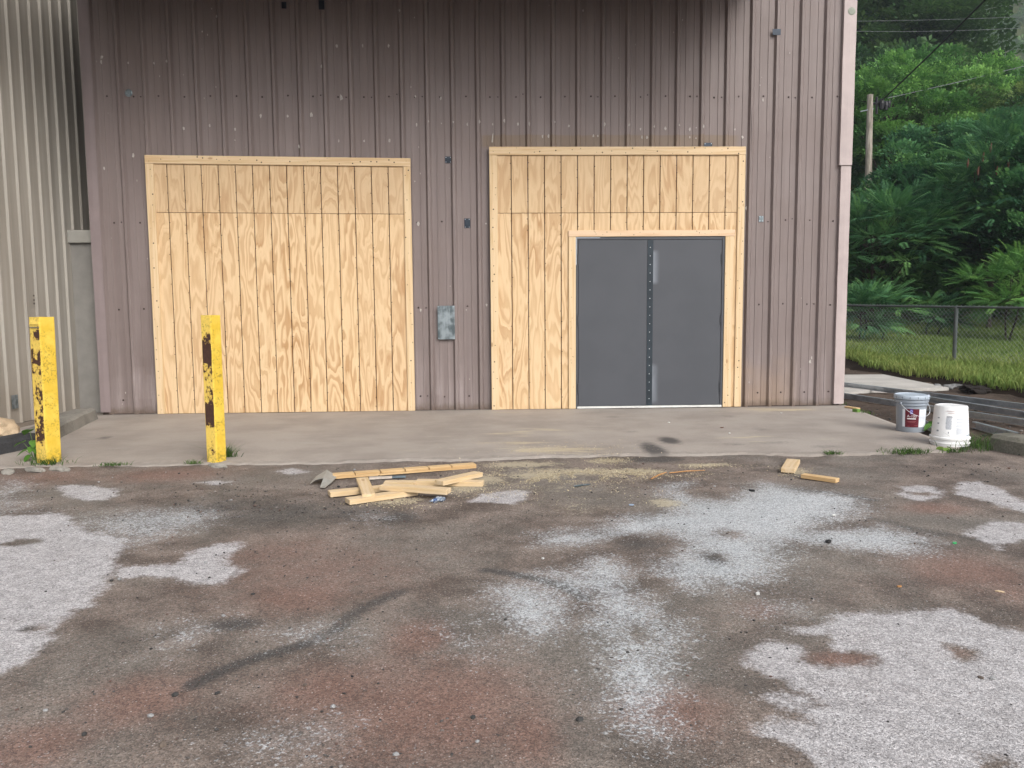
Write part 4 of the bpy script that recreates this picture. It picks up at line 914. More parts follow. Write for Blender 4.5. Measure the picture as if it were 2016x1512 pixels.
# painted sliver
p0 = gnd(727, 943, Z0); p1 = gnd(799, 940, Z0); L = math.dist(p0, p1)
t = thing('painted_sliver', 'thin splintered strip half white, half blue grey, behind the pile', 'strip', (*p0, Z0), math.atan2(p1[1]-p0[1], p1[0]-p0[0]))
MB().add([(0, -.03, 0), (0, .035, 0), (L*.62, .03, 0), (L*.62, -.012, 0), (L*.3, -.02, 0)] + [(0, -.03, .012), (0, .035, .012), (L*.62, .03, .012), (L*.62, -.012, .012), (L*.3, -.02, .012)], [(4, 3, 2, 1, 0), (5, 6, 7, 8, 9)] + [(k, (k+1) % 5, 5+(k+1) % 5, 5+k) for k in range(5)]).build('white_half', simple('splinter_white', (0.5, 0.44, 0.38), 0.7, 0, 0.2, 40), t)
MB().box(L*.622, L, -.015, .03, 0, .012, .002).build('blue_half', simple('splinter_blue', (0.115, 0.15, 0.175), 0.7, 0, 0.2, 40), t)
# bent sheet scrap
pl = [(50, 520), (110, 480), (220, 450), (320, 455), (270, 520), (200, 560), (150, 555), (185, 515), (110, 512)]
P = [gnd(600+a/4.99, 850+b/4.99, Z0) for a, b in pl]; zz = [.005, .03, .06, .012, .02, .006, .004, .045, .03]
mb = MB(); mb.add([(x, y, Z0+z) for (x, y), z in zip(P, zz)] + [(x, y, Z0+z+.003) for (x, y), z in zip(P, zz)], [(0, 1, 8), (1, 2, 7, 8), (2, 3, 4, 7), (4, 5, 6, 7), (9, 17, 10), (10, 17, 16, 11), (11, 16, 13, 12), (13, 16, 15, 14)] + [(k, (k+1) % 9, 9+(k+1) % 9, 9+k) for k in range(9)])
tag(mb.build('sheet_scrap', simple('dull_grey_sheet', (0.34, 0.33, 0.30), 0.5, 0.2, 0.2, 20)), 'bent grey sheet scrap at the left end of the saw cut board', 'scrap')
# crushed foil
import bmesh
bm = bmesh.new(); bmesh.ops.create_icosphere(bm, subdivisions=2, radius=1)
for v in bm.verts:
    k = 1+0.45*random.uniform(-1, 1); v.co = Vector((v.co.x*.055*k, v.co.y*.022*k, v.co.z*.018*k))
me = bpy.data.meshes.new('foil'); bm.to_mesh(me); bm.free(); n = N('blue_white_foil', 0.25, 0.5, 0.5); n.col(n.ramp(n.noise(n.obj(), 40, 2), [(0.42, (0.05, 0.09, 0.2)), (0.5, (0.55, 0.6, 0.66)), (0.62, (0.2, 0.26, 0.36))])); me.materials.append(n.m)
x, y = gnd(862, 988, Z0); o = link('foil_wrapper', me, None, (x, y, Z0+0.014)); o.rotation_euler.z = 0.75; tag(o, 'crumpled blue and silver foil wrapper in front of the pile', 'wrapper')
# splinters and small litter, each lying alone
def stick(name, label, a, b, r, mat, cat, z=Z0):
    p0 = gnd(*a, z); p1 = gnd(*b, z); m = ((p0[0]+p1[0])/2+random.uniform(-.01, .01), (p0[1]+p1[1])/2+random.uniform(-.02, .02))
    return tag(MB().tube([(*p0, z+r), (*m, z+r*1.6), (*p1, z+r)], [r, r*1.2, r*.6], 5).build(name, mat), label, cat)
SPL = simple('orange_splinter', (0.42, 0.22, 0.09), 0.8); BLK = simple('black_rubber', (0.02, 0.02, 0.022), 0.6)
stick('splinter', 'orange wood splinter pointing out of the sawdust band', (1282, 944), (1312, 931), .005, SPL, 'splinter'); stick('splinter', 'thin straight orange splinter in the sawdust band', (1318, 932), (1388, 927), .004, SPL, 'splinter')
stick('wire_scrap', 'short blue grey wire lying near the sawdust', (1130, 959), (1162, 955), .006, PLATE_GV, 'wire')
def chip(name, label, px, py, w, l, h, mat, cat, rz=0.3):
    w *= .68; l *= .68; h *= .7
    x, y = gnd(px, py, Z0 if py > 905 else 0.004); zb = Z0 if py > 905 else 0.003
    m = MB(); n = 7; m.prism([(w*math.cos(2*math.pi*k/n)*random.uniform(.7, 1), l*math.sin(2*math.pi*k/n)*random.uniform(.7, 1)) for k in range(n)], 0, h, h*.2)
    o = m.build(name, mat); o.location = (x, y, zb); o.rotation_euler.z = rz; return tag(o, label, cat)
chip('rubber_scrap', 'small black rubber scrap in the whitish patch behind the lone stick', 1480, 967, .028, .045, .016, BLK, 'scrap', .4)
chip('paper_scrap', 'pale blue paper scrap on the asphalt near the sawdust', 1243, 994, .035, .03, .003, simple('blue_paper', (0.30, 0.38, 0.50), .8), 'paper')
chip('black_scrap', 'torn black scrap lying in the whitish dusty patch', 1631, 1067, .04, .03, .012, BLK, 'scrap', .9)
chip('bottle_cap', 'green plastic scrap on the right side of the lot', 1879, 1070, .022, .016, .01, simple('green_plastic', (.05, .35, .12), .4), 'cap')
chip('wood_chip', 'orange wood chip on the red stained asphalt', 1771, 1155, .022, .012, .008, SPL, 'chip'); chip('wood_chip', 'pale wood chip lying beside the red stain at the lot edge', 1968, 1165, .03, .01, .006, PINE_L, 'chip', -.6)
WHT = simple('white_litter', (0.6, 0.6, 0.58), .7)
for i, (px, py, lb) in enumerate(((1317, 832, 'small white lump on the apron below the double door'), (1436, 853, 'white paper shred on the apron right of the dark oil spot'), (1538, 813, 'white crumb on the apron near the mauve wall'), (1641, 1015, 'white shred in the dusty patch beside the black scrap'), (1492, 1170, 'white shred at the edge of the brown stain'))):
    chip('litter_shred', lb, px, py, .022, .016, .01, WHT, 'litter', i)
chip('wood_chip', 'dark red brown bark sliver on the apron', 1421, 842, .035, .012, .01, simple('bark', (.10, .04, .03), .9), 'chip', .2)
chip('litter_shred', 'pale shred lying close to the red edge chip', 1069, 1100, .012, .016, .008, WHT, 'litter', .2)

# ------------------------------------------------------------------ BUCKETS
def arc_patch(mb, r0, r1, z0, z1, a0, a1, n=16, lift=0.0):   # piece of a cone wall (radius r0 at z0.. r1 at z1)
    vs = []
    for k in range(n+1):
        a = a0+(a1-a0)*k/n
        vs += [((r0+lift)*math.cos(a), (r0+lift)*math.sin(a), z0), ((r1+lift)*math.cos(a), (r1+lift)*math.sin(a), z1)]
    mb.add(vs, [(2*k, 2*k+2, 2*k+3, 2*k+1) for k in range(n)]); return mb
def text_on(txt, size, rad, zc, ac, mat, parent, name, squeeze=1.0):
    cu = bpy.data.curves.new('t', 'FONT'); cu.body = txt; cu.size = size; cu.align_x = 'CENTER'; cu.align_y = 'CENTER'; cu.extrude = 0; cu.resolution_u = 4
    ob = bpy.data.objects.new('t', cu); COL.objects.link(ob); dg = bpy.context.evaluated_depsgraph_get(); dg.update()
    me = bpy.data.meshes.new_from_object(ob.evaluated_get(dg)); bpy.data.objects.remove(ob)
    for v in me.vertices:
        a = ac + v.co.x*squeeze/rad; v.co = Vector((rad*math.cos(a), rad*math.sin(a), zc+v.co.y))
    me.materials.clear(); me.materials.append(mat); return link(name, me, parent)
def emat(name, c, r=.5): return simple(name, c, r, 0, 0.06, 20, 0.35, 0)
x, y = gnd(1806, 852, 0.0)
gb = thing('paint_bucket', 'grey lidded paint bucket with a dark red and white label', 'bucket', (x, y+0.135, 0.0))
GREYP = emat('grey_plastic', (0.30, 0.335, 0.385), .42)
prof = [(0.0, .004), (.120, .004), (.128, .0), (.132, .006), (.142, .268), (.156, .272), (.157, .281), (.146, .285), (.147, .298), (.158, .302), (.160, .325), (.147, .331)]
shade_auto(MB().lathe(prof, 56).build('body', GREYP, gb))
lid = shade_auto(MB().lathe([(.150, .333), (.164, .333), (.167, .338), (.166, .368), (.160, .376), (.150, .377), (.146, .370), (.05, .368), (0, .368)], 56).build('lid', emat('pale_grey_lid', (0.40, 0.46, 0.53), .4), gb))
for k in range(14):
    a = 2*math.pi*k/14 + .1; c_, s_ = math.cos(a), math.sin(a); m = MB(); m.box(-.0025, .0025, -.0015, .0015, .341, .362); o = m.build('lid_tab', emat('tab_dark', (0.12, 0.14, 0.17)), lid); o.location = (.1675*c_, .1675*s_, 0); o.rotation_euler.z = a+math.pi/2
ac = -math.pi/2 - 0.10                                    # the label faces the camera, a little to the left
def rad(z): return .132+(z-.006)/(.262)*.010
MAR = emat('maroon_print', (0.115, 0.012, 0.022), .45); WHL = emat('white_label', (0.70, 0.73, 0.78), .5); LTX = emat('label_white_ink', (0.72, 0.70, 0.70)); BLU = emat('violet_ink', (0.075, 0.06, 0.28)); PNK = emat('pink_ink', (0.33, 0.12, 0.13)); GRY = emat('grey_ink', (0.33, 0.36, 0.43))
lab = shade_auto(arc_patch(MB(), rad(.056), rad(.236), .056, .236, ac-.98, ac+.86, 40, .0012).build('label', WHL, gb), 80)
arc_patch(MB(), rad(.054), rad(.240), .054, .240, ac-.78, ac+.16, 20, .0020).build('red_panel', MAR, lab)
e1 = MB(); arc_patch(e1, rad(.188), rad(.236), .188, .236, ac-.46, ac-.27, 6, .0026); e1.build('emblem', BLU, lab)
e2 = MB(); arc_patch(e2, rad(.190), rad(.199), .190, .199, ac-.43, ac-.30, 4, .0032)
for zc, rr in ((.216, .010),):
    for k in range(10):
        a0_, a1_ = 2*math.pi*k/10, 2*math.pi*(k+1)/10; f = lambda q, r_: ((rad(zc)+.0032)*math.cos(ac-.365+r_*math.cos(q)/.14), (rad(zc)+.0032)*math.sin(ac-.365+r_*math.cos(q)/.14), zc+1.3*r_*math.sin(q))
        e2.add([f(a0_, rr), f(a1_, rr), f(a1_, rr*.6), f(a0_, rr*.6)], [(0, 1, 2, 3)])
e2.build('emblem_mark', emat('lilac_ink', (0.40, 0.40, 0.72)), lab)
text_on('A-100', .036, rad(.168)+.0030, .166, ac-.33, LTX, lab, 'lettering', 1.0)
e = MB(); arc_patch(e, rad(.135), rad(.147), .135, .147, ac-.64, ac-.06, 10, .0030); e.build('white_bar', LTX, lab)
e = MB()
for z_, a_, b_ in ((.112, -.66, -.04), (.105, -.58, -.1), (.070, -.15, .1), (.063, -.60, -.45)): arc_patch(e, rad(z_), rad(z_+.003), z_, z_+.003, ac+a_, ac+b_, 6, .0030)
tag(e.build('fine_print', PNK, lab), kind='stuff')
e = MB()
for i in range(9):
    z_ = .215-i*.013; arc_patch(e, rad(z_), rad(z_+.0022), z_, z_+.0022, ac+.22, ac+.22+random.uniform(.3, .5), 6, .0022)
arc_patch(e, rad(.066), rad(.078), .066, .078, ac+.62, ac+.70, 3, .0022)
tag(e.build('fine_print', emat('pale_ink', (0.52, 0.56, 0.64)), lab), kind='stuff')
hd = MB(); pts = []
for k in range(25):
    q = math.pi*k/24; lx = -.163*math.cos(q); dn = .165*math.sin(q)
    pts.append((lx, -.03-.135*math.sin(q), .295-dn*0.78))
hd.tube(pts, .0022, 6); o = hd.build('handle', emat('pale_wire', (0.66, 0.69, 0.72), .35), gb, True); o.rotation_euler.z = .25
for sg in (-1, 1): m = MB(); m.tube([(sg*.148, -.03, .295), (sg*.168, -.03, .295)], .012, 10); o = m.build('handle_lug', GREYP, gb); o.rotation_euler.z = .25
x, y = gnd(1888, 880, 0.0)
wb = thing('white_bucket', 'empty white plastic bucket standing upside down on the apron corner', 'bucket', (x, y+0.15, 0.0), 0.0)
wb.scale = (1.05, 1.05, 1.0); WPL = emat('white_plastic', (0.80, 0.80, 0.80), .4)
prof = [(.140, .0), (.152, .0), (.1535, .020), (.160, .022), (.1605, .030), (.151, .034), (.1515, .058), (.1615, .060), (.163, .068), (.1615, .078), (.150, .082), (.149, .084), (.131, .352), (.126, .362), (.116, .364), (.112, .360), (0, .360)]
shade_auto(MB().lathe(prof, 56).build('body', WPL, wb))
def rw(z): return .149-(z-.084)/(.268)*.018
ink = emat('faded_grey_ink', (0.42, 0.46, 0.53)); inkd = emat('dark_grey_ink', (0.24, 0.26, 0.31)); inkp = emat('faded_pink_ink', (0.62, 0.52, 0.52))
A = -math.pi/2
def lines(zs, a0, a1, h, mat, nm, rag=.08):
    e = MB()
    for z_ in zs: arc_patch(e, rw(z_), rw(z_+h), z_, z_+h, A+a0+random.uniform(0, rag), A+a1-random.uniform(0, rag), 8, .0010)
    return tag(e.build(nm, mat, wb), kind='stuff')
lines([.262, .268, .274], -.78, -.42, .003, inkd, 'printed_text', .03); lines([.255-.0065*i for i in range(16)], -.80, -.45, .0035, ink, 'printed_text', .04)
lines([.255-.0062*i for i in range(24) if i not in (3, 8, 13)], -.24, .34, .0034, ink, 'printed_text', .05); lines([.235-.0068*i for i in range(20) if i not in (4, 5, 11)], .42, .98, .0028, emat('paler_ink', (.55, .60, .68)), 'printed_text', .1)
lines([.098, .102], .42, .98, .0035, emat('blue_grey_ink', (.25, .33, .40)), 'printed_text', .02); lines([.300, .305, .318, .322], -.85, -.1, .003, inkp, 'printed_text', .25)
lines([.13, .135, .14, .2, .205, .25, .255], -1.35, -1.15, .0045, inkd, 'printed_text', .05); lines([.12, .125, .13], -.64, -.60, .005, inkd, 'printed_text', .0)

# ------------------------------------------------------------------ STEEL STUDS AND PAD
def stud(label, p0, p1, w=.070, fl=.041, tw=0, group='galvanised studs lying in the dirt'):
    a, b = Vector(p0), Vector(p1); L = (b-a).length; t_ = .003; lip = .012
    sec = [(-w/2, 0), (w/2, 0), (w/2, fl), (w/2-lip, fl), (w/2-lip, fl-t_), (w/2-t_, fl-t_), (w/2-t_, t_), (-w/2+t_, t_), (-w/2+t_, fl-t_), (-w/2+lip, fl-t_), (-w/2+lip, fl), (-w/2, fl)]
    if tw: sec = [(fl/2-y_, z_+w/2) for z_, y_ in sec]        # lying on its flange, web upright
    n = len(sec); V = [(0, y_, z_) for y_, z_ in sec] + [(L, y_, z_) for y_, z_ in sec]
    mb = MB(); mb.add(V, [(k, (k+1) % n, n+(k+1) % n, n+k) for k in range(n)])
    o = mb.build('steel_stud', STUDM); o.location = a; d = b-a
    o.rotation_euler = (0, -math.atan2(d.z, math.hypot(d.x, d.y)), math.atan2(d.y, d.x)); return tag(o, label, 'steel stud', group)
STUDM = GALV
def line3(a, b, z0, z1, ext0=0.0, ext1=0.0):
    p = Vector((*gnd(*a, z0), z0)); q = Vector((*gnd(*b, z1), z1)); d = q-p
    p2 = p-d*ext0; q2 = q+d*ext1; return p2, q2
stud('long galvanised steel stud resting across the edge of the pale concrete pad', *line3((1663, 762), (2016, 806), .03, .005, .5, .45), tw=1)
stud('galvanised steel stud between the pad and the long stud beside the buckets', *line3((1815, 789), (2016, 822), .005, .005, .05, .4), tw=1)
stud('long galvanised steel stud running behind the grey bucket', *line3((1663, 784), (2016, 838), .0, .005, .4, .4), tw=1)
stud('short cut steel stud lying in front of the long ones', *line3((1917, 843), (2003, 866), .0, .0), tw=1)
stud('steel stud end showing between the two buckets', *line3((1818, 836), (1850, 858), .0, .0, .1, .15), tw=0)
pd = [gnd(1740, 737, 0.035), gnd(1868, 763, 0.035), gnd(1722, 766.5, 0.035), gnd(1655, 771, 0.035)]
pd = [pd[0], pd[1], pd[2], (4.75, pd[3][1]-0.35), (4.75, pd[0][1]+0.1)]
tag(MB().prism(pd, -0.05, 0.035).build('pavement_pad', m_concrete('pale_concrete', (0.45, 0.43, 0.40), .12)), 'pale smooth concrete pad beside the building corner', 'concrete pad', kind='structure')
for i, (px, py, r_, lb) in enumerate(((1868, 763, .06, 'grey rubble lump at the tip of the pale pad'), (1845, 760, .05, 'small grey rubble lump on the pad edge by the bank'), (1882, 760, .05, 'outer grey rubble lump beyond the tip of the pad'))):
    x, y = gnd(px, py, 0.02); rock('rubble', lb, (x, y, .03), (r_*1.6, r_, r_*.6), m_concrete('rubble_grey', (.20, .20, .20), .4, 2), i+7, 'rubble', 2, .5)
for i, (px, py, r_, lb) in enumerate(((1925, 772, .12, 'black soil clod at the foot of the grass bank, larger'), (1905, 768, .09, 'black soil clod at the foot of the grass bank, smaller'))):
    x, y = gnd(px, py, 0.02); rock('soil_clod', lb, (x, y, .04), (r_*1.5, r_, r_*.55), simple('black_soil', (.018, .014, .012), .95, 0, .4, 30), i+17, 'clod', 3, .55)

# ------------------------------------------------------------------ CHAIN LINK FENCE
FP = Vector((9.0, 5.05, 0)); fd = Vector((0.95, -2.7, 0)).normalized()
q = dep(1878, 716, 15.5); FP = Vector((q[0], q[1], 0))
fz0 = q[2]
fn = thing('chain_link_fence', 'low galvanised chain link fence in front of the woods', 'fence', (FP.x, FP.y, 0), math.atan2(fd.y, fd.x))
def fbase(s): return fz0 - 0.012*s
FH = 1.075
FGV = simple('weathered_galvanised', (0.13, 0.145, 0.145), .5, .5, .2, 20)
for s in (-9.1, -6.1, -3.05, 0, 3.05, 6.1):
    po = MB(); b0 = fbase(s); po.tube([(s, 0, b0-.3), (s, 0, b0+FH-.02)], .036, 12); po.build('post', FGV, fn); m = MB(); m.lathe([(0, FH+.03), (.02, FH+.02), (.036, FH-.01), (.036, FH-.04)], 12); c = m.build('post_cap', FGV, fn, False, (s, 0, b0))
MB().tube([(-9.1, 0, fbase(-9.1)+FH), (6.1, 0, fbase(6.1)+FH)], .021, 8).build('top_rail', FGV, fn)
wm = MB(); dia = .092; s = -9.1; V = []; Fq = []
def wire_np(P, r):
    P = np.asarray(P); n = len(P); t = np.gradient(P, axis=0); t /= np.linalg.norm(t, axis=1)[:, None]
    a = np.cross(t, [0, 1, 0]); b = np.tile([0, 1.0, 0], (n, 1)); ang = np.array([0, 2.094, 4.189])
    ring = P[:, None, :] + r*(a[:, None, :]*np.cos(ang)[None, :, None] + b[:, None, :]*np.sin(ang)[None, :, None])
    i = np.arange(n-1)[:, None]; k = np.arange(3)[None, :]; k1 = (k+1) % 3
    f = np.stack([i*3+k, i*3+k1, (i+1)*3+k1, (i+1)*3+k], -1).reshape(-1, 4); return ring.reshape(-1, 3), f
off = 0; vs = []; fs = []; nz = int(FH/(dia/2)) 
j = 0
while s < 6.05:
    zz = np.arange(nz+2)*dia/2; ph = (np.arange(nz+2)) % 2
    P = np.c_[s + ((ph+j) % 2)*dia/2, np.where((ph+j) % 2 > 0, .003, -.003), fbase(s)+.01+zz]
    v, f = wire_np(P, .0030); vs.append(v); fs.append(f+off); off += len(v); s += dia/2; j += 1
tag(link('wire_mesh', mesh_np('wire_mesh', np.concatenate(vs), np.concatenate(fs), simple('mesh_wire', (.24, .26, .26), .5, .3)), fn), kind='stuff')
# ------------------------------------------------------------------ UTILITY POLE AND WIRES
PZ = 32.0
def pole_pt(px, py, z=PZ): return Vector(dep(px, py, z))
pt, pb = pole_pt(1713, 187), pole_pt(1706, 560); pb.z = tz(pb.x, pb.y)-0.2 if pb.x > 6 else 0.0
up = thing('utility_pole', 'weathered grey wooden utility pole rising out of the sumac', 'utility pole', (pb.x, pb.y, pb.z))
n = N('weathered_pole_wood', .9, .1); g = n.noise(n.map(n.pos(), (14, 14, .7)), 1, 5, .6); n.col(n.mix(n.step(g, .35, .65), (0.16, 0.14, 0.115), (0.33, 0.30, 0.255))); POLE = n.m
d = pt-pb; MB().tube([(0, 0, 0), d*.5, d], [.16, .14, .115], 12).build('shaft', POLE, up)
BLKM = simple('black_hardware', (.015, .015, .018), .5)
m = MB(); m.tube([d+Vector((.1, -.05, -.35)), d+Vector((.35, -.08, -.28))], .05, 6); m.tube([d+Vector((.22, -.1, -.10)), d+Vector((.24, -.1, -.75))], .05, 6); m.build('cable_bracket', BLKM, up)
m = MB()
for dx, dz, rr in ((.42, -.35, .12), (.60, -.42, .10), (.72, -.36, .08)): m.lathe([(0, d.z+dz+rr*1.6), (rr*.7, d.z+dz+rr*1.3), (rr, d.z+dz), (rr*.75, d.z+dz-rr*1.8), (0, d.z+dz-rr*2)], 10, d.x+dx, d.y-.1)
m.tube([d+Vector((.2, -.1, -.3)), d+Vector((.82, -.1, -.26))], .025, 6); m.build('splice_case', BLKM, up)
m = MB(); m.tube([d+Vector((-.42, -.1, -.66)), d+Vector((.12, -.1, -.55))], .022, 6); m.build('side_arm', GALV, up)
WIRE = simple('black_cable', (.012, .012, .014), .6); WIREG = simple('pale_wire_strand', (.17, .18, .19), .5)
def wire(name, label, a, b, r, mat, sag=.15, cat='cable'):
    a, b = Vector(a), Vector(b); pts = []
    for k in range(17):
        t_ = k/16; p = a.lerp(b, t_); p.z -= sag*4*t_*(1-t_); pts.append(p)
    return tag(MB().tube(pts, r, 6).build(name, mat), label, cat)
wire('overhead_cable', 'thick black cable climbing from the utility pole', pole_pt(1728, 205), dep(2260, -330, 13), .026, WIRE, .1)
wire('overhead_wire', 'thin pale wire leaving the utility pole towards the hill', pole_pt(1748, 193), dep(2330, 45, 40), .012, WIREG, .12)
wire('overhead_wire', 'upper thin wire strung high across the tall dark tree', dep(1560, 42, 44), dep(2400, 8, 44), .009, WIREG, .25)
wire('overhead_wire', 'lower thin wire strung high across the tall dark tree', dep(1560, 58, 44), dep(2400, 18, 44), .009, WIREG, .5)

# ------------------------------------------------------------------ FOLIAGE
def rotmats(dirs, roll):                     # frames whose x axis is dirs
    d = dirs/np.linalg.norm(dirs, axis=1)[:, None]; upv = np.tile([0, 0, 1.0], (len(d), 1))
    s = np.cross(upv, d); l = np.linalg.norm(s, axis=1)[:, None]; s = np.where(l > 1e-3, s/np.maximum(l, 1e-6), [0, 1, 0]); u = np.cross(d, s)
    c, sn = np.cos(roll)[:, None], np.sin(roll)[:, None]
    return np.stack([d, s*c+u*sn, u*c-s*sn], -1)     # columns
def frond_template(pairs=11, droop=.35, lw=.080, ll=.24):
    V = []; Fq = []
    for i in range(pairs):
        t = .18+.82*i/(pairs-1); x = t; z = -droop*t*t; sc = (1-.55*abs(t-.55)**1.3)
        for sg in (-1, 1):
            L = ll*sc; w = lw*sc*.5; o = len(V); ex, ey, ez = .35, sg*1.0, -.38
            nl = math.sqrt(ex*ex+ey*ey+ez*ez); ex, ey, ez = ex/nl, ey/nl, ez/nl
            V += [(x, 0, z), (x+ex*L*.45-w*.8, ey*L*.45, z+ez*L*.35+.02), (x+ex*L, ey*L, z+ez*L), (x+ex*L*.45+w*.9, ey*L*.45, z+ez*L*.5)]
            Fq.append((o, o+1, o+2, o+3))
    o = len(V); V += [(0, -.012, 0), (0, .012, 0), (.55, .008, -droop*.3), (.55, -.008, -droop*.3)]; Fq.append((o, o+1, o+2, o+3))
    return np.array(V), np.array(Fq)
def leaf_template(n=5, spread=.9):           # a sprig of a few broad leaves
    V = []; Fq = []; r_ = np.random.default_rng(5)
    for i in range(n):
        a = 2*math.pi*i/n + r_.uniform(-.4, .4); el = r_.uniform(-.5, .6); L = r_.uniform(.6, 1.0)*spread; w = L*.34
        d = np.array([math.cos(a)*math.cos(el), math.sin(a)*math.cos(el), math.sin(el)]); s = np.array([-math.sin(a), math.cos(a), 0]); o = len(V)
        b = d*.12
        V += [b, b+d*L*.5+s*w+[0, 0, .03], b+d*L+[0, 0, -.12*L], b+d*L*.5-s*w+[0, 0, .03]]; Fq.append((o, o+1, o+2, o+3))
    return np.array(V), np.array(Fq)
FROND = frond_template(); FROND2 = frond_template(9, .5, .095, .26); SPRIG = leaf_template()
LEAFMATS = {
 'sumac': m_leaf('sumac_leaf', (0.036, 0.112, 0.053), (0.085, 0.223, 0.085), (0.178, 0.365, 0.112)),
 'bright': m_leaf('bright_leaf', (0.069, 0.186, 0.053), (0.142, 0.320, 0.077), (0.254, 0.475, 0.112)),
 'olive': m_leaf('olive_leaf', (0.069, 0.134, 0.045), (0.134, 0.227, 0.065), (0.234, 0.324, 0.092)),
 'dark': m_leaf('dark_leaf', (0.024, 0.069, 0.028), (0.053, 0.126, 0.041), (0.112, 0.213, 0.061)),
 'tall': m_leaf('tall_tree_leaf', (0.036, 0.089, 0.030), (0.077, 0.162, 0.045), (0.162, 0.274, 0.072)),
 'far': m_leaf('far_leaf', (0.061, 0.121, 0.051), (0.112, 0.203, 0.081), (0.162, 0.284, 0.101))}
BARK = simple('tree_bark', (0.055, 0.045, 0.036), .95, 0, .3, 30)
def scatter(tmpl, pos, dirs, size, seed, vbase=None):
    r_ = np.random.default_rng(seed); TV, TF = tmpl; n = len(pos)
    Rm = rotmats(dirs, r_.uniform(-.5, .5, n)); V = np.einsum('nij,vj->nvi', Rm, TV)*size[:, None, None] + pos[:, None, :]
    Fq = (TF[None] + (np.arange(n)*len(TV))[:, None, None]).reshape(-1, 4)
    v = np.clip((vbase if vbase is not None else 0.5) + r_.normal(0, .2, n), 0, 1)
    return V.reshape(-1, 3), Fq, np.repeat(v, len(TV))
def tree(name, label, base, ctr, rad3, mat, tmpl, nclump, per, fsize, seed, group, trunk=.12, shell=.5, up=.25, gaps=.35, multi=1):
    """base on the ground, crown ellipsoid at ctr with radii rad3"""
    r_ = np.random.default_rng(seed); rnd = random.Random(seed)
    t = thing(name, label, 'shrub' if 'shrub' in name or 'undergrowth' in name else 'tree', tuple(base), 0, group); B = np.array(base, float); C = np.array(ctr, float)-B; rad3 = np.array(rad3, float)
    d = r_.normal(size=(nclump*3, 3)); d /= np.linalg.norm(d, axis=1)[:, None]; d = d[d[:, 2] > -.75][:nclump]
    rr = (shell+(1-shell)*r_.random(len(d))**.6)*(1+.28*(vn2(d[:, 0]*2+9, d[:, 1]*2+d[:, 2]+9, 1.7, seed)-.4))
    cl = C + d*rr[:, None]*rad3
    cs = rad3.mean()*(.22+.20*r_.random(len(d)))
    pos = []; dirs = []; vb = []
    for k in range(len(cl)):
        m_ = int(per*(.6+.8*r_.random())); q = r_.normal(size=(m_, 3)); q /= np.linalg.norm(q, axis=1)[:, None]; q[:, 2] = np.abs(q[:, 2])*.9-.25
        pos.append(cl[k] + q*cs[k]*np.array([1.15, 1.15, .7])*(.35+.65*r_.random((m_, 1))))
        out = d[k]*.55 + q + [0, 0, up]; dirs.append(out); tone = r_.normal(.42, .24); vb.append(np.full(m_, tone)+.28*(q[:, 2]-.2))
    pos = np.concatenate(pos); dirs = np.concatenate(dirs); vb = np.concatenate(vb)
    size = fsize*(.65+.6*r_.random(len(pos)))
    V, Fq, v = scatter(tmpl, pos, dirs, size, seed+1, vb)
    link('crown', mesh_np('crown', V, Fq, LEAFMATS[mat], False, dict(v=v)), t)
    tb = MB()
    for s in range(multi):
        o = Vector((rnd.uniform(-.3, .3), rnd.uniform(-.3, .3), 0))*(multi > 1); topc = Vector(C) + Vector((rnd.uniform(-.3, .3)*rad3[0], rnd.uniform(-.2, .2)*rad3[1], 0))
        mid = o.lerp(topc, .5)+Vector((rnd.uniform(-.2, .2), rnd.uniform(-.2, .2), 0)); tk = trunk/math.sqrt(multi)
        tb.tube([o-Vector((0, 0, .15)), mid, topc, topc+Vector((0, 0, rad3[2]*.45))], [tk, tk*.75, tk*.5, tk*.15], 7)
        for k in rnd.sample(range(len(cl)), min(9, len(cl))):
            e = Vector(cl[k]); st = mid.lerp(topc, rnd.uniform(0, 1)); tb.tube([st, st.lerp(e, .5)+Vector((0, 0, .12*rad3[2])), e], [tk*.35, tk*.22, tk*.08], 5)
    tb.build('trunk', BARK, t)
    return t
def ground_at(x, y): return tz(x, y) if x > 5.9 else tz(20, y)-.1
def grow(name, label, px, py, Z, rx, rz_, mat, tmpl, ncl, per, fs, seed, group, **kw):
    c = dep(px, py, Z); x, y = c[0], c[1]; g = ground_at(x, y)
    return tree(name, label, (x, y, g), c, (rx, rx, rz_), mat, tmpl, ncl, per, fs, seed, group, **kw)
G1 = 'sumac saplings along the edge of the woods'; G2 = 'trees rising behind the sumac'; G3 = 'tall trees at the back of the woods'
grow('sumac_tree', 'feathery light green sumac hiding the foot of the utility pole', 1742, 480, 25, 1.9, 1.6, 'sumac', FROND, 95, 25, .47, 11, G1, multi=3, shell=.35)
grow('sumac_tree', 'bright feathery sumac with dull red seed heads', 1962, 400, 24, 2.0, 2.1, 'sumac', FROND, 95, 25, .47, 12, G1, multi=3, shell=.35)
grow('small_leaved_tree', 'deep green small leaved tree right of the seed headed sumac', 2075, 430, 23, 2.1, 2.3, 'sumac', SPRIG, 120, 46, .22, 13, G1, multi=3, shell=.35)
grow('small_leaved_tree', 'broad dusky small leaved tree between the pole and the seed headed sumac', 1850, 395, 28, 2.3, 2.5, 'sumac', SPRIG, 120, 46, .22, 14, G1, multi=3, shell=.4)
grow('sumac_shrub', 'low pale sumac shrub spilling to the fence near the building corner', 1700, 612, 20.5, .95, .75, 'sumac', FROND, 36, 20, .36, 15, G1, multi=3, trunk=.05, shell=.2)
grow('sumac_shrub', 'fresh green sumac shrub behind the right length of fence', 1992, 575, 20.5, 1.15, .95, 'bright', FROND, 42, 20, .38, 16, G1, multi=3, trunk=.05, shell=.2)
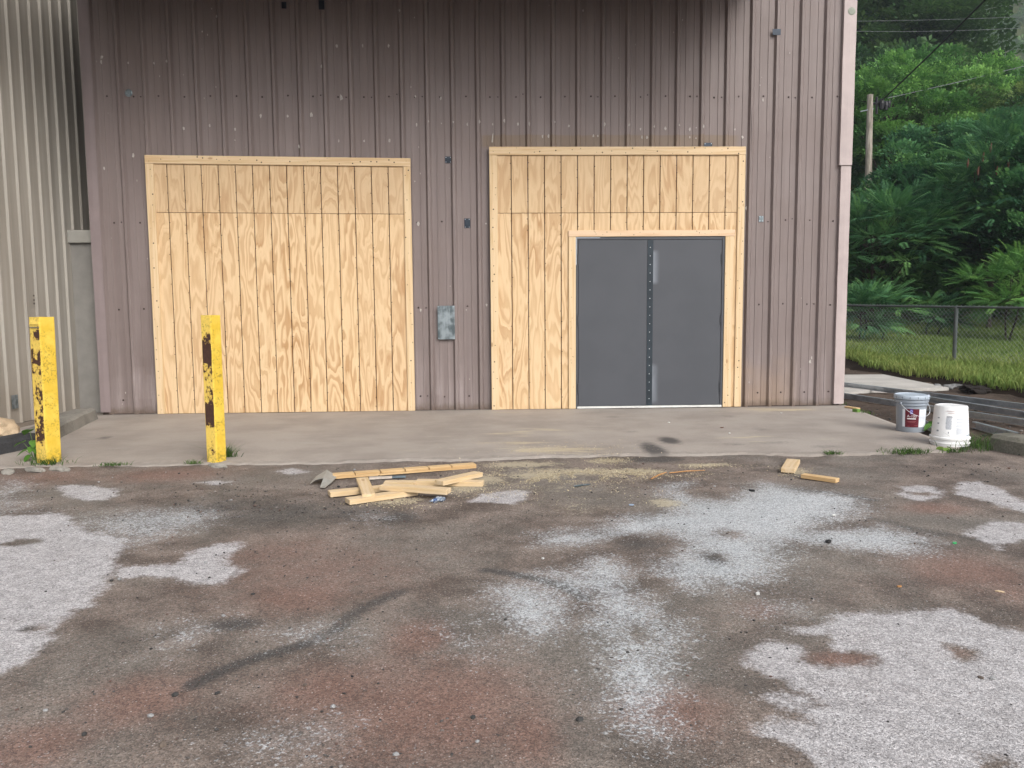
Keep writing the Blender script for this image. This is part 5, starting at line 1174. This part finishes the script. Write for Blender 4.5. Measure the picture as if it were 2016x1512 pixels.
grow('sumac_shrub', 'small seedling sumac just left of the fence post', 1845, 622, 22, .7, .5, 'sumac', FROND, 22, 16, .30, 17, G1, multi=2, trunk=.04, shell=.2)
grow('undergrowth_shrub', 'dark tangled undergrowth shrub low behind the pole foot', 1735, 555, 26.5, 2.3, 1.8, 'dark', SPRIG, 60, 26, .30, 18, 'dark undergrowth shrubs', multi=4, trunk=.1)
grow('undergrowth_shrub', 'dark tangled undergrowth shrub low in the middle of the woods edge', 1850, 545, 27, 2.3, 1.8, 'olive', SPRIG, 55, 24, .28, 19, 'dark undergrowth shrubs', multi=4, trunk=.1)
grow('undergrowth_shrub', 'dark tangled undergrowth shrub low behind the fresh green sumac', 1965, 535, 27, 2.4, 1.9, 'dark', SPRIG, 60, 24, .30, 20, 'dark undergrowth shrubs', multi=4, trunk=.1)
grow('undergrowth_shrub', 'dark tangled undergrowth shrub far along the right of the fence', 2100, 545, 26, 2.5, 1.9, 'dark', SPRIG, 55, 24, .30, 21, 'dark undergrowth shrubs', multi=4, trunk=.1)
grow('locust_tree', 'yellow green feathery tree crowning above the pole top', 1770, 235, 36, 3.1, 2.6, 'bright', SPRIG, 130, 52, .23, 31, G2, trunk=.16)
grow('locust_tree', 'rounded bright topped tree between the pole wire and the hill', 1965, 240, 38, 2.9, 2.5, 'bright', SPRIG, 130, 52, .23, 32, G2, trunk=.16)
grow('locust_tree', 'hazy olive tree behind the broad dusky small leaved tree', 1850, 310, 37, 3.2, 2.7, 'olive', SPRIG, 130, 52, .23, 33, G2, trunk=.14)
grow('locust_tree', 'olive tree with loose sprays behind the seed headed sumac', 1990, 320, 34, 2.8, 2.3, 'sumac', SPRIG, 130, 52, .23, 34, G2, trunk=.14)
grow('locust_tree', 'dull green tree half hidden by the building corner', 1640, 300, 40, 3.0, 3.3, 'sumac', SPRIG, 130, 52, .23, 35, G2, trunk=.14)
grow('locust_tree', 'leafy tree further right behind the deep green small leaved tree', 2120, 280, 33, 3.0, 3.0, 'olive', SPRIG, 130, 52, .23, 36, G2, trunk=.14)
grow('tall_tree', 'tall dark spreading tree filling the sky above the utility pole', 1765, 40, 50, 5.2, 6.5, 'tall', SPRIG, 150, 60, .46, 41, G3, trunk=.3, shell=.45)
grow('tall_tree', 'tall dark tree behind the building corner', 1640, 20, 52, 5.0, 6.5, 'dark', SPRIG, 110, 50, .46, 42, G3, trunk=.3, shell=.45)
grow('tall_tree', 'shaded mid height tree behind the rounded bright topped one', 1800, 240, 47, 4.6, 3.6, 'dark', SPRIG, 110, 50, .44, 43, G3, trunk=.25, shell=.45)
grow('tall_tree', 'shaded tree low behind the feathery tree at the pole top', 1700, 300, 44, 4.2, 5.0, 'dark', SPRIG, 90, 45, .42, 44, G3, trunk=.25, shell=.45)
grow('tall_tree', 'shaded tree low behind the loose sprayed olive tree', 2040, 330, 45, 4.6, 4.6, 'dark', SPRIG, 90, 45, .42, 45, G3, trunk=.25, shell=.45)
# red seed heads on one sumac
sh = MB()
for px, py in ((1905, 330), (1935, 318), (1962, 345), (1985, 330), (1950, 300), (2003, 352), (1925, 345)):
    p = Vector(dep(px, py, 22.6)); sh.tube([p, p+Vector((0, 0, .10)), p+Vector((.02, 0, .26))], [.012, .034, .008], 6)
root = [o for o in COL.objects if o.name.startswith('sumac_tree') and 'seed heads' in o['label'] and o['label'].startswith('bright')][0]
o = sh.build('seed_head', simple('dull_red_seed', (0.10, 0.045, 0.03), .9), root); o.location = -root.location; tag(o, kind='stuff')
# distant wooded hill: reads as one mass
r_ = np.random.default_rng(77); n = 900
x = r_.uniform(12, 190, n); y = 112+r_.random(n)**.8*118; z = terrain(x, y)[0]
pos = []; dirs = []; siz = []
for k in range(n):
    m_ = 60; q = r_.normal(size=(m_, 3)); q /= np.linalg.norm(q, axis=1)[:, None]; q[:, 2] = np.abs(q[:, 2])
    pos.append(np.array([x[k], y[k], z[k]+4+r_.uniform(0, 3)]) + q*np.array([3.4, 3.4, 4.5])*(.75+.3*r_.random((m_, 1)))); dirs.append(q+[0, 0, .2]); siz.append(1.1*(.7+.6*r_.random(m_)))
V, Fq, v = scatter(SPRIG, np.concatenate(pos), np.concatenate(dirs), np.concatenate(siz), 78)
tag(link('far_woods', mesh_np('far_woods', V, Fq, LEAFMATS['far'], False, dict(v=v))), 'misty wooded hill far behind the near trees', 'woods', kind='stuff')

# ------------------------------------------------------------------ GRASS AND WEEDS
def blades(n, xs, ys, zs, h, w, seed, lean=.35):
    r_ = np.random.default_rng(seed); a = r_.uniform(0, 2*math.pi, n); ln = r_.normal(0, lean, (n, 2)); s = np.c_[np.cos(a), np.sin(a), np.zeros(n)]*(w*.5)[:, None]
    b = np.c_[xs, ys, zs]; m_ = b+np.c_[ln*.35*h[:, None], h*.6]; tp = b+np.c_[ln*h[:, None]*1.1, h]
    V = np.stack([b-s, b+s, m_+s*.7, m_-s*.7, tp], 1).reshape(-1, 3); o = np.arange(n)[:, None]*5
    return V, o+np.array([[0, 1, 2, 3]]), o+np.array([[3, 2, 4]])
GR = m_leaf('grass_blade', (0.075, 0.130, 0.030), (0.155, 0.240, 0.052), (0.29, 0.33, 0.10))
r_ = np.random.default_rng(3); n = 170000
y = r_.uniform(-3.5, 17, n); x = edge_x(y) + r_.random(n)**1.25*12.0
z, t = terrain(x, y); patch = vn2(x+20, y+20, .55, 51)*.6+vn2(x+20, y+20, 1.7, 52)*.4
keep = (t > .22) & (r_.random(n) < np.clip(.35+1.3*patch, 0, 1)); x, y, z, t, patch = x[keep], y[keep], z[keep], t[keep], patch[keep]; n = len(x)
h = (.07+.08*r_.random(n))*(1+.35*np.exp(-((t-.5)/.5)**2)*(vn2(x+20, y+20, .9, 53) > .4)); h *= np.where(r_.random(n) < .015, 2.0, 1)
V, f4, f3 = blades(n, x, y, z-.01, h, .006+.006*r_.random(n)+.0006*(y+10), 4)
vv = np.clip(.15+.75*patch+r_.normal(0, .16, n)+.22*np.exp(-((t-.5)/.6)**2), 0, 1)
tag(link('grass', mesh_np('grass', V, [f4, f3], GR, False, dict(v=np.repeat(vv, 5)))), 'green and yellowish grass on the bank behind the dirt yard', 'grass', kind='stuff')
def tuft(name, label, px, py, n, spread, hh, seed, mat='grass', zb=-0.01, cat='weed', squash=.35):
    r_ = np.random.default_rng(seed); cx, cy = gnd(px, py, 0); x = r_.normal(0, spread, n); y = r_.normal(0, spread*squash, n); h = hh*(.5+.8*r_.random(n))
    V, f4, f3 = blades(n, x, y, np.full(n, 0.0), h, np.full(n, .006), seed, .8)
    o = link(name, mesh_np(name, V, [f4, f3], WEED, False, dict(v=np.repeat(np.clip(r_.normal(.5, .25, n), 0, 1), 5))), None, (cx, cy, zb)); return tag(o, label, cat, 'weeds along the apron edge')
WEED = m_leaf('weed_blade', (0.035, 0.075, 0.018), (0.065, 0.135, 0.028), (0.12, 0.19, 0.05))
tuft('grass_tuft', 'low grass tuft spreading round the foot of the bollard with leafy weeds', 92, 912, 170, .09, .06, 1)
tuft('grass_tuft', 'flat weed tuft in the apron joint between the bollards', 222, 914, 110, .06, .03, 2)
tuft('grass_tuft', 'mossy weed tuft close behind the bollard with large dark patches', 445, 900, 150, .04, .10, 3, zb=0)
tuft('grass_tuft', 'tiny weed tuft just left of the bollard with large dark patches', 382, 911, 50, .035, .035, 4)
tuft('grass_tuft', 'thin weed tuft in the apron joint nearest the lone short block', 1640, 892, 90, .05, .035, 5)
tuft('grass_tuft', 'wide green weed tuft in the apron joint in front of the grey bucket', 1788, 890, 260, .10, .05, 6)
tuft('grass_tuft', 'dark weed tuft in the joint in front of the white bucket', 1880, 888, 70, .05, .04, 7)
tuft('grass_tuft', 'pale grass tuft between the white bucket and the mossy kerb block', 1925, 878, 220, .12, .13, 8, zb=-.02, squash=.8)
tuft('grass_tuft', 'small weed tuft at the foot of the mauve corner trim', 1655, 797, 60, .03, .05, 9, zb=0, squash=.5)
tuft('grass_tuft', 'small weeds in the dirt beside the apron edge', 1705, 812, 60, .06, .05, 10, zb=-.02, squash=.8)
def broadleaf(name, label, px, py, zb, leaves, mat, cat='plant'):
    cx, cy = gnd(px, py, zb); t = thing(name, label, cat, (cx, cy, zb)); rn = random.Random(px); st = MB()
    for dx, dy, dz, L, az in leaves:
        e = Vector((dx, dy, dz)); st.tube([(0, 0, -.02), (dx*.4, dy*.4, dz*.6), e], [.004, .003, .002], 5)
        prof = [(0, .0), (.12, .32), (.35, .46), (.6, .40), (.85, .18), (1.0, 0)]; V = []; el = rn.uniform(-.7, -.25); ca, sa = math.cos(az), math.sin(az)
        for u_, w_ in prof:
            for sg in (-1, 0, 1):
                lx = (u_-.25)*L; ly = sg*w_*L; lz = .10*L*abs(sg)*w_*2 - .22*L*u_*u_
                xx = lx*math.cos(el)-lz*math.sin(el)*0; zz = lx*math.sin(el)+lz
                V.append((dx+xx*ca-ly*sa, dy+xx*sa+ly*ca, dz+zz))
        Fq = [(i*3+j, i*3+j+1, (i+1)*3+j+1, (i+1)*3+j) for i in range(5) for j in range(2)]
        v = np.clip(rn.gauss(.55, .2), 0, 1); link('leaf', mesh_np('leaf', np.array(V), np.array(Fq), mat, True, dict(v=np.full(18, v))), t)
    st.build('stem', simple('weed_stem', (.10, .16, .05), .7), t); return t
BROAD = m_leaf('broad_weed_leaf', (0.045, 0.115, 0.022), (0.085, 0.205, 0.032), (0.14, 0.29, 0.055))
broadleaf('leafy_weed', 'leafy weed with broad green leaves beside the rusty bollard', 70, 908, -0.01, [(-.05, .03, .27, .12, 2.6), (.02, .05, .25, .11, .3), (-.10, .0, .17, .11, 3.2), (-.01, .02, .17, .09, 5.0), (-.07, -.02, .10, .10, 3.7), (.02, -.02, .10, .08, -.6), (-.04, -.03, .05, .08, 4.2), (-.02, .0, .12, .08, 4.8)], BROAD)
broadleaf('leafy_weed', 'bright yellow green weed leaf in the joint below the white bucket', 1858, 889, -0.02, [(-.03, 0, .035, .07, 3.4), (.04, 0, .04, .08, -.3), (0, -.03, .03, .07, 4.6)], m_leaf('lime_leaf', (.10, .18, .03), (.16, .26, .05), (.22, .33, .08)))
broadleaf('leafy_weed', 'green weed growing in the dirt between the two buckets', 1836, 856, -0.02, [(-.04, 0, .10, .09, 3.4), (.05, 0, .09, .09, -.3), (0, -.04, .06, .09, 4.6), (.02, .05, .12, .08, 1.2), (-.05, .03, .05, .08, 2.4)], BROAD)

# ------------------------------------------------------------------ GRAVEL AND SAWDUST
ico_v = []; bm = bmesh.new(); bmesh.ops.create_icosphere(bm, subdivisions=1, radius=1); ICV = np.array([v.co[:] for v in bm.verts]); ICF = np.array([[v.index for v in f.verts] for f in bm.faces]); bm.free()
def pebbles(name, label, x, y, z, s, mat, seed, cat, flat=.6):
    r_ = np.random.default_rng(seed); n = len(x); J = 1+r_.uniform(-.28, .28, (n, len(ICV), 1)); a = r_.uniform(0, 6.28, n); c, sn = np.cos(a), np.sin(a)
    V = ICV[None]*J*s[:, None, None]*np.array([1.25, .85, flat])
    V = np.stack([V[..., 0]*c[:, None]-V[..., 1]*sn[:, None], V[..., 0]*sn[:, None]+V[..., 1]*c[:, None], V[..., 2]], -1) + np.stack([x, y, z+s*flat*.55], -1)[:, None, :]
    Fq = (ICF[None]+(np.arange(n)*len(ICV))[:, None, None]).reshape(-1, 3)
    tone = np.repeat(r_.random(n), len(ICV))
    return tag(link(name, mesh_np(name, V.reshape(-1, 3), Fq, mat, False, dict(v=tone))), label, cat, kind='stuff')
n_ = N('gravel_stone', .85, .25); n_.col(n_.ramp(n_.attr('v'), [(0, (.03, .03, .032)), (.45, (.07, .065, .062)), (.7, (.14, .125, .115)), (.9, (.12, .065, .05)), (1, (.36, .35, .34))])); GRAV = n_.m
r_ = np.random.default_rng(9); pxs = []; 
for (cx, cy, sx, sy, n) in ((560, 1000, 170, 45, 700), (470, 990, 60, 20, 260), (640, 1050, 140, 40, 400), (700, 1250, 420, 170, 700), (1300, 1150, 450, 200, 700), (1250, 950, 250, 40, 260), (1750, 1000, 200, 70, 160), (300, 960, 220, 25, 160), (1000, 1400, 600, 90, 140), (1080, 925, 180, 12, 160), (1880, 905, 70, 8, 120), (1940, 930, 60, 15, 160)):
    pxs.append(np.c_[r_.normal(cx, sx, n), r_.normal(cy, sy, n)])
P = np.concatenate(pxs); P = P[(P[:, 1] > 912) & (P[:, 1] < 1600)]; W_ = np.array([gnd(a, b, ASPH_Z) for a, b in P])
s = .0016+.0052*r_.random(len(W_))**3.2; s = np.where((P[:, 1] < 1010) & (r_.random(len(P)) < .10), s+.008*r_.random(len(P)), s)
pebbles('gravel', 'loose dark gravel scattered over the asphalt lot', W_[:, 0], W_[:, 1], np.full(len(W_), ASPH_Z+.001), s, GRAV, 10, 'gravel')
n = 2600; y = r_.uniform(-4.0, 3.5, n); x = 4.6+r_.random(n)*3.2; pebbles('yard_gravel', 'loose gravel scattered over the dirt yard', x, y, np.full(n, -.02), .004+.014*r_.random(n)**3, GRAV, 11, 'gravel')
# the larger single stones
STN = [(178, 970, .016), (345, 993, .016), (405, 1109, .017), (523, 968, .013), (495, 978, .013), (440, 1214, .014), (498, 1171, .014), (235, 1142, .018), (220, 1144, .014), (320, 1468, .020), (298, 1411, .016), (428, 1366, .014), (656, 1393, .016), (1141, 1420, .020), (1210, 1442, .014), (1192, 1447, .014), (931, 1415, .016), (1133, 1322, .012), (1223, 1399, .012), (1930, 1336, .016), (1954, 1338, .018), (166, 1447, .014), (90, 1400, .013), (345, 1370, .018), (600, 1350, .012), (1478, 1366, .011), (1120, 1125, .014), (1000, 1230, .016), (995, 1222, .014), (480, 978, .014), (455, 985, .014), (1558, 945, .012), (1407, 958, .014), (1400, 962, .010), (875, 924, .020), (698, 925, .016), (1165, 970, .013), (780, 1487, .014), (548, 1028, .010), (1040, 1350, .012), (940, 1462, .012)]
STM = [simple('pale_stone', (.30, .30, .30), .85, 0, .3, 60), simple('dark_stone', (.05, .048, .047), .85, 0, .3, 60), simple('brown_stone', (.14, .11, .09), .85, 0, .3, 60)]
kinds = ('pale', 'dark', 'brown')
for i, (px, py, s_) in enumerate(STN):
    s_ *= .62
    k = (0, 1, 0, 1, 2)[i % 5]; x, y = gnd(px, py, ASPH_Z)
    rock('stone', 'small %s stone lying loose on the asphalt lot' % kinds[k], (x, y, ASPH_Z+s_*.45), (s_*1.25, s_*.95, s_*.7), STM[k], i+31, 'stone', 1, .4, 'loose %s stones on the lot' % kinds[k])
# sawdust flakes
r_ = np.random.default_rng(19); pxs = []
for cx, cy, sx, sy, n in ((1130, 931, 95, 6, 5200), (1060, 939, 50, 5, 1800), (960, 945, 28, 9, 1800), (1250, 927, 70, 4, 1300), (900, 962, 50, 6, 900), (780, 984, 50, 6, 500), (1200, 902, 22, 5, 700), (1010, 915, 70, 6, 700), (1390, 914, 40, 2.5, 350), (1100, 960, 120, 16, 900), (1560, 925, 22, 7, 200), (1100, 884, 90, 8, 600)):
    n = int(n*1.7); pxs.append(np.c_[r_.normal(cx, sx, n), r_.normal(cy, sy, n)])
P = np.concatenate(pxs); P = P[P[:, 1] > 860]; W_ = np.array([gnd(a, b, 0) for a, b in P]); n = len(W_)
front = slab_front(W_[:, 0]); zz = np.where(W_[:, 1] < front-.03, ASPH_Z+.001, .003)+r_.random(n)*.006
cl = vn2(W_[:, 0]+20, W_[:, 1]+20, 4.0, 61) + .5*vn2(W_[:, 0]+20, W_[:, 1]+20, 13., 62); kp = cl > .58; W_ = W_[kp]; zz = zz[kp]; n = len(W_)
a = r_.uniform(0, 6.28, n); s = .0022+.0042*r_.random(n)**2; tl_ = r_.normal(0, .35, n)
d1 = np.c_[np.cos(a), np.sin(a), tl_]*s[:, None]; d2 = np.c_[-np.sin(a), np.cos(a), -tl_*.5]*(s*.45)[:, None]; b = np.c_[W_, zz]
V = np.stack([b-d1-d2, b+d1-d2, b+d1+d2, b-d1+d2], 1).reshape(-1, 3); o = np.arange(n)[:, None]*4
SWM = N('sawdust_flake', .9, .1); SWM.col(SWM.ramp(SWM.attr('v'), [(0, (.40, .32, .20)), (1, (.66, .58, .42))]))
tag(link('sawdust', mesh_np('sawdust', V, o+np.array([[0, 1, 2, 3]]), SWM.m, False, dict(v=np.repeat(r_.random(n), 4)))), 'pale yellow sawdust strewn along the apron joint', 'sawdust', kind='stuff')

# ------------------------------------------------------------------ HAZE
hz = MB(); hz.box(-400, 400, -400, 400, -1.4, 170)
m = bpy.data.materials.new('thin_mist'); m.use_nodes = True; m.node_tree.nodes.clear()
pv = m.node_tree.nodes.new('ShaderNodeVolumePrincipled'); pv.inputs['Color'].default_value = (.82, .90, 1.0, 1); pv.inputs['Density'].default_value = .0009; pv.inputs['Anisotropy'].default_value = .25
mo = m.node_tree.nodes.new('ShaderNodeOutputMaterial'); m.node_tree.links.new(pv.outputs[0], mo.inputs['Volume'])
tag(hz.build('haze', m), 'thin pale mist hanging over the whole place', 'haze', kind='stuff')
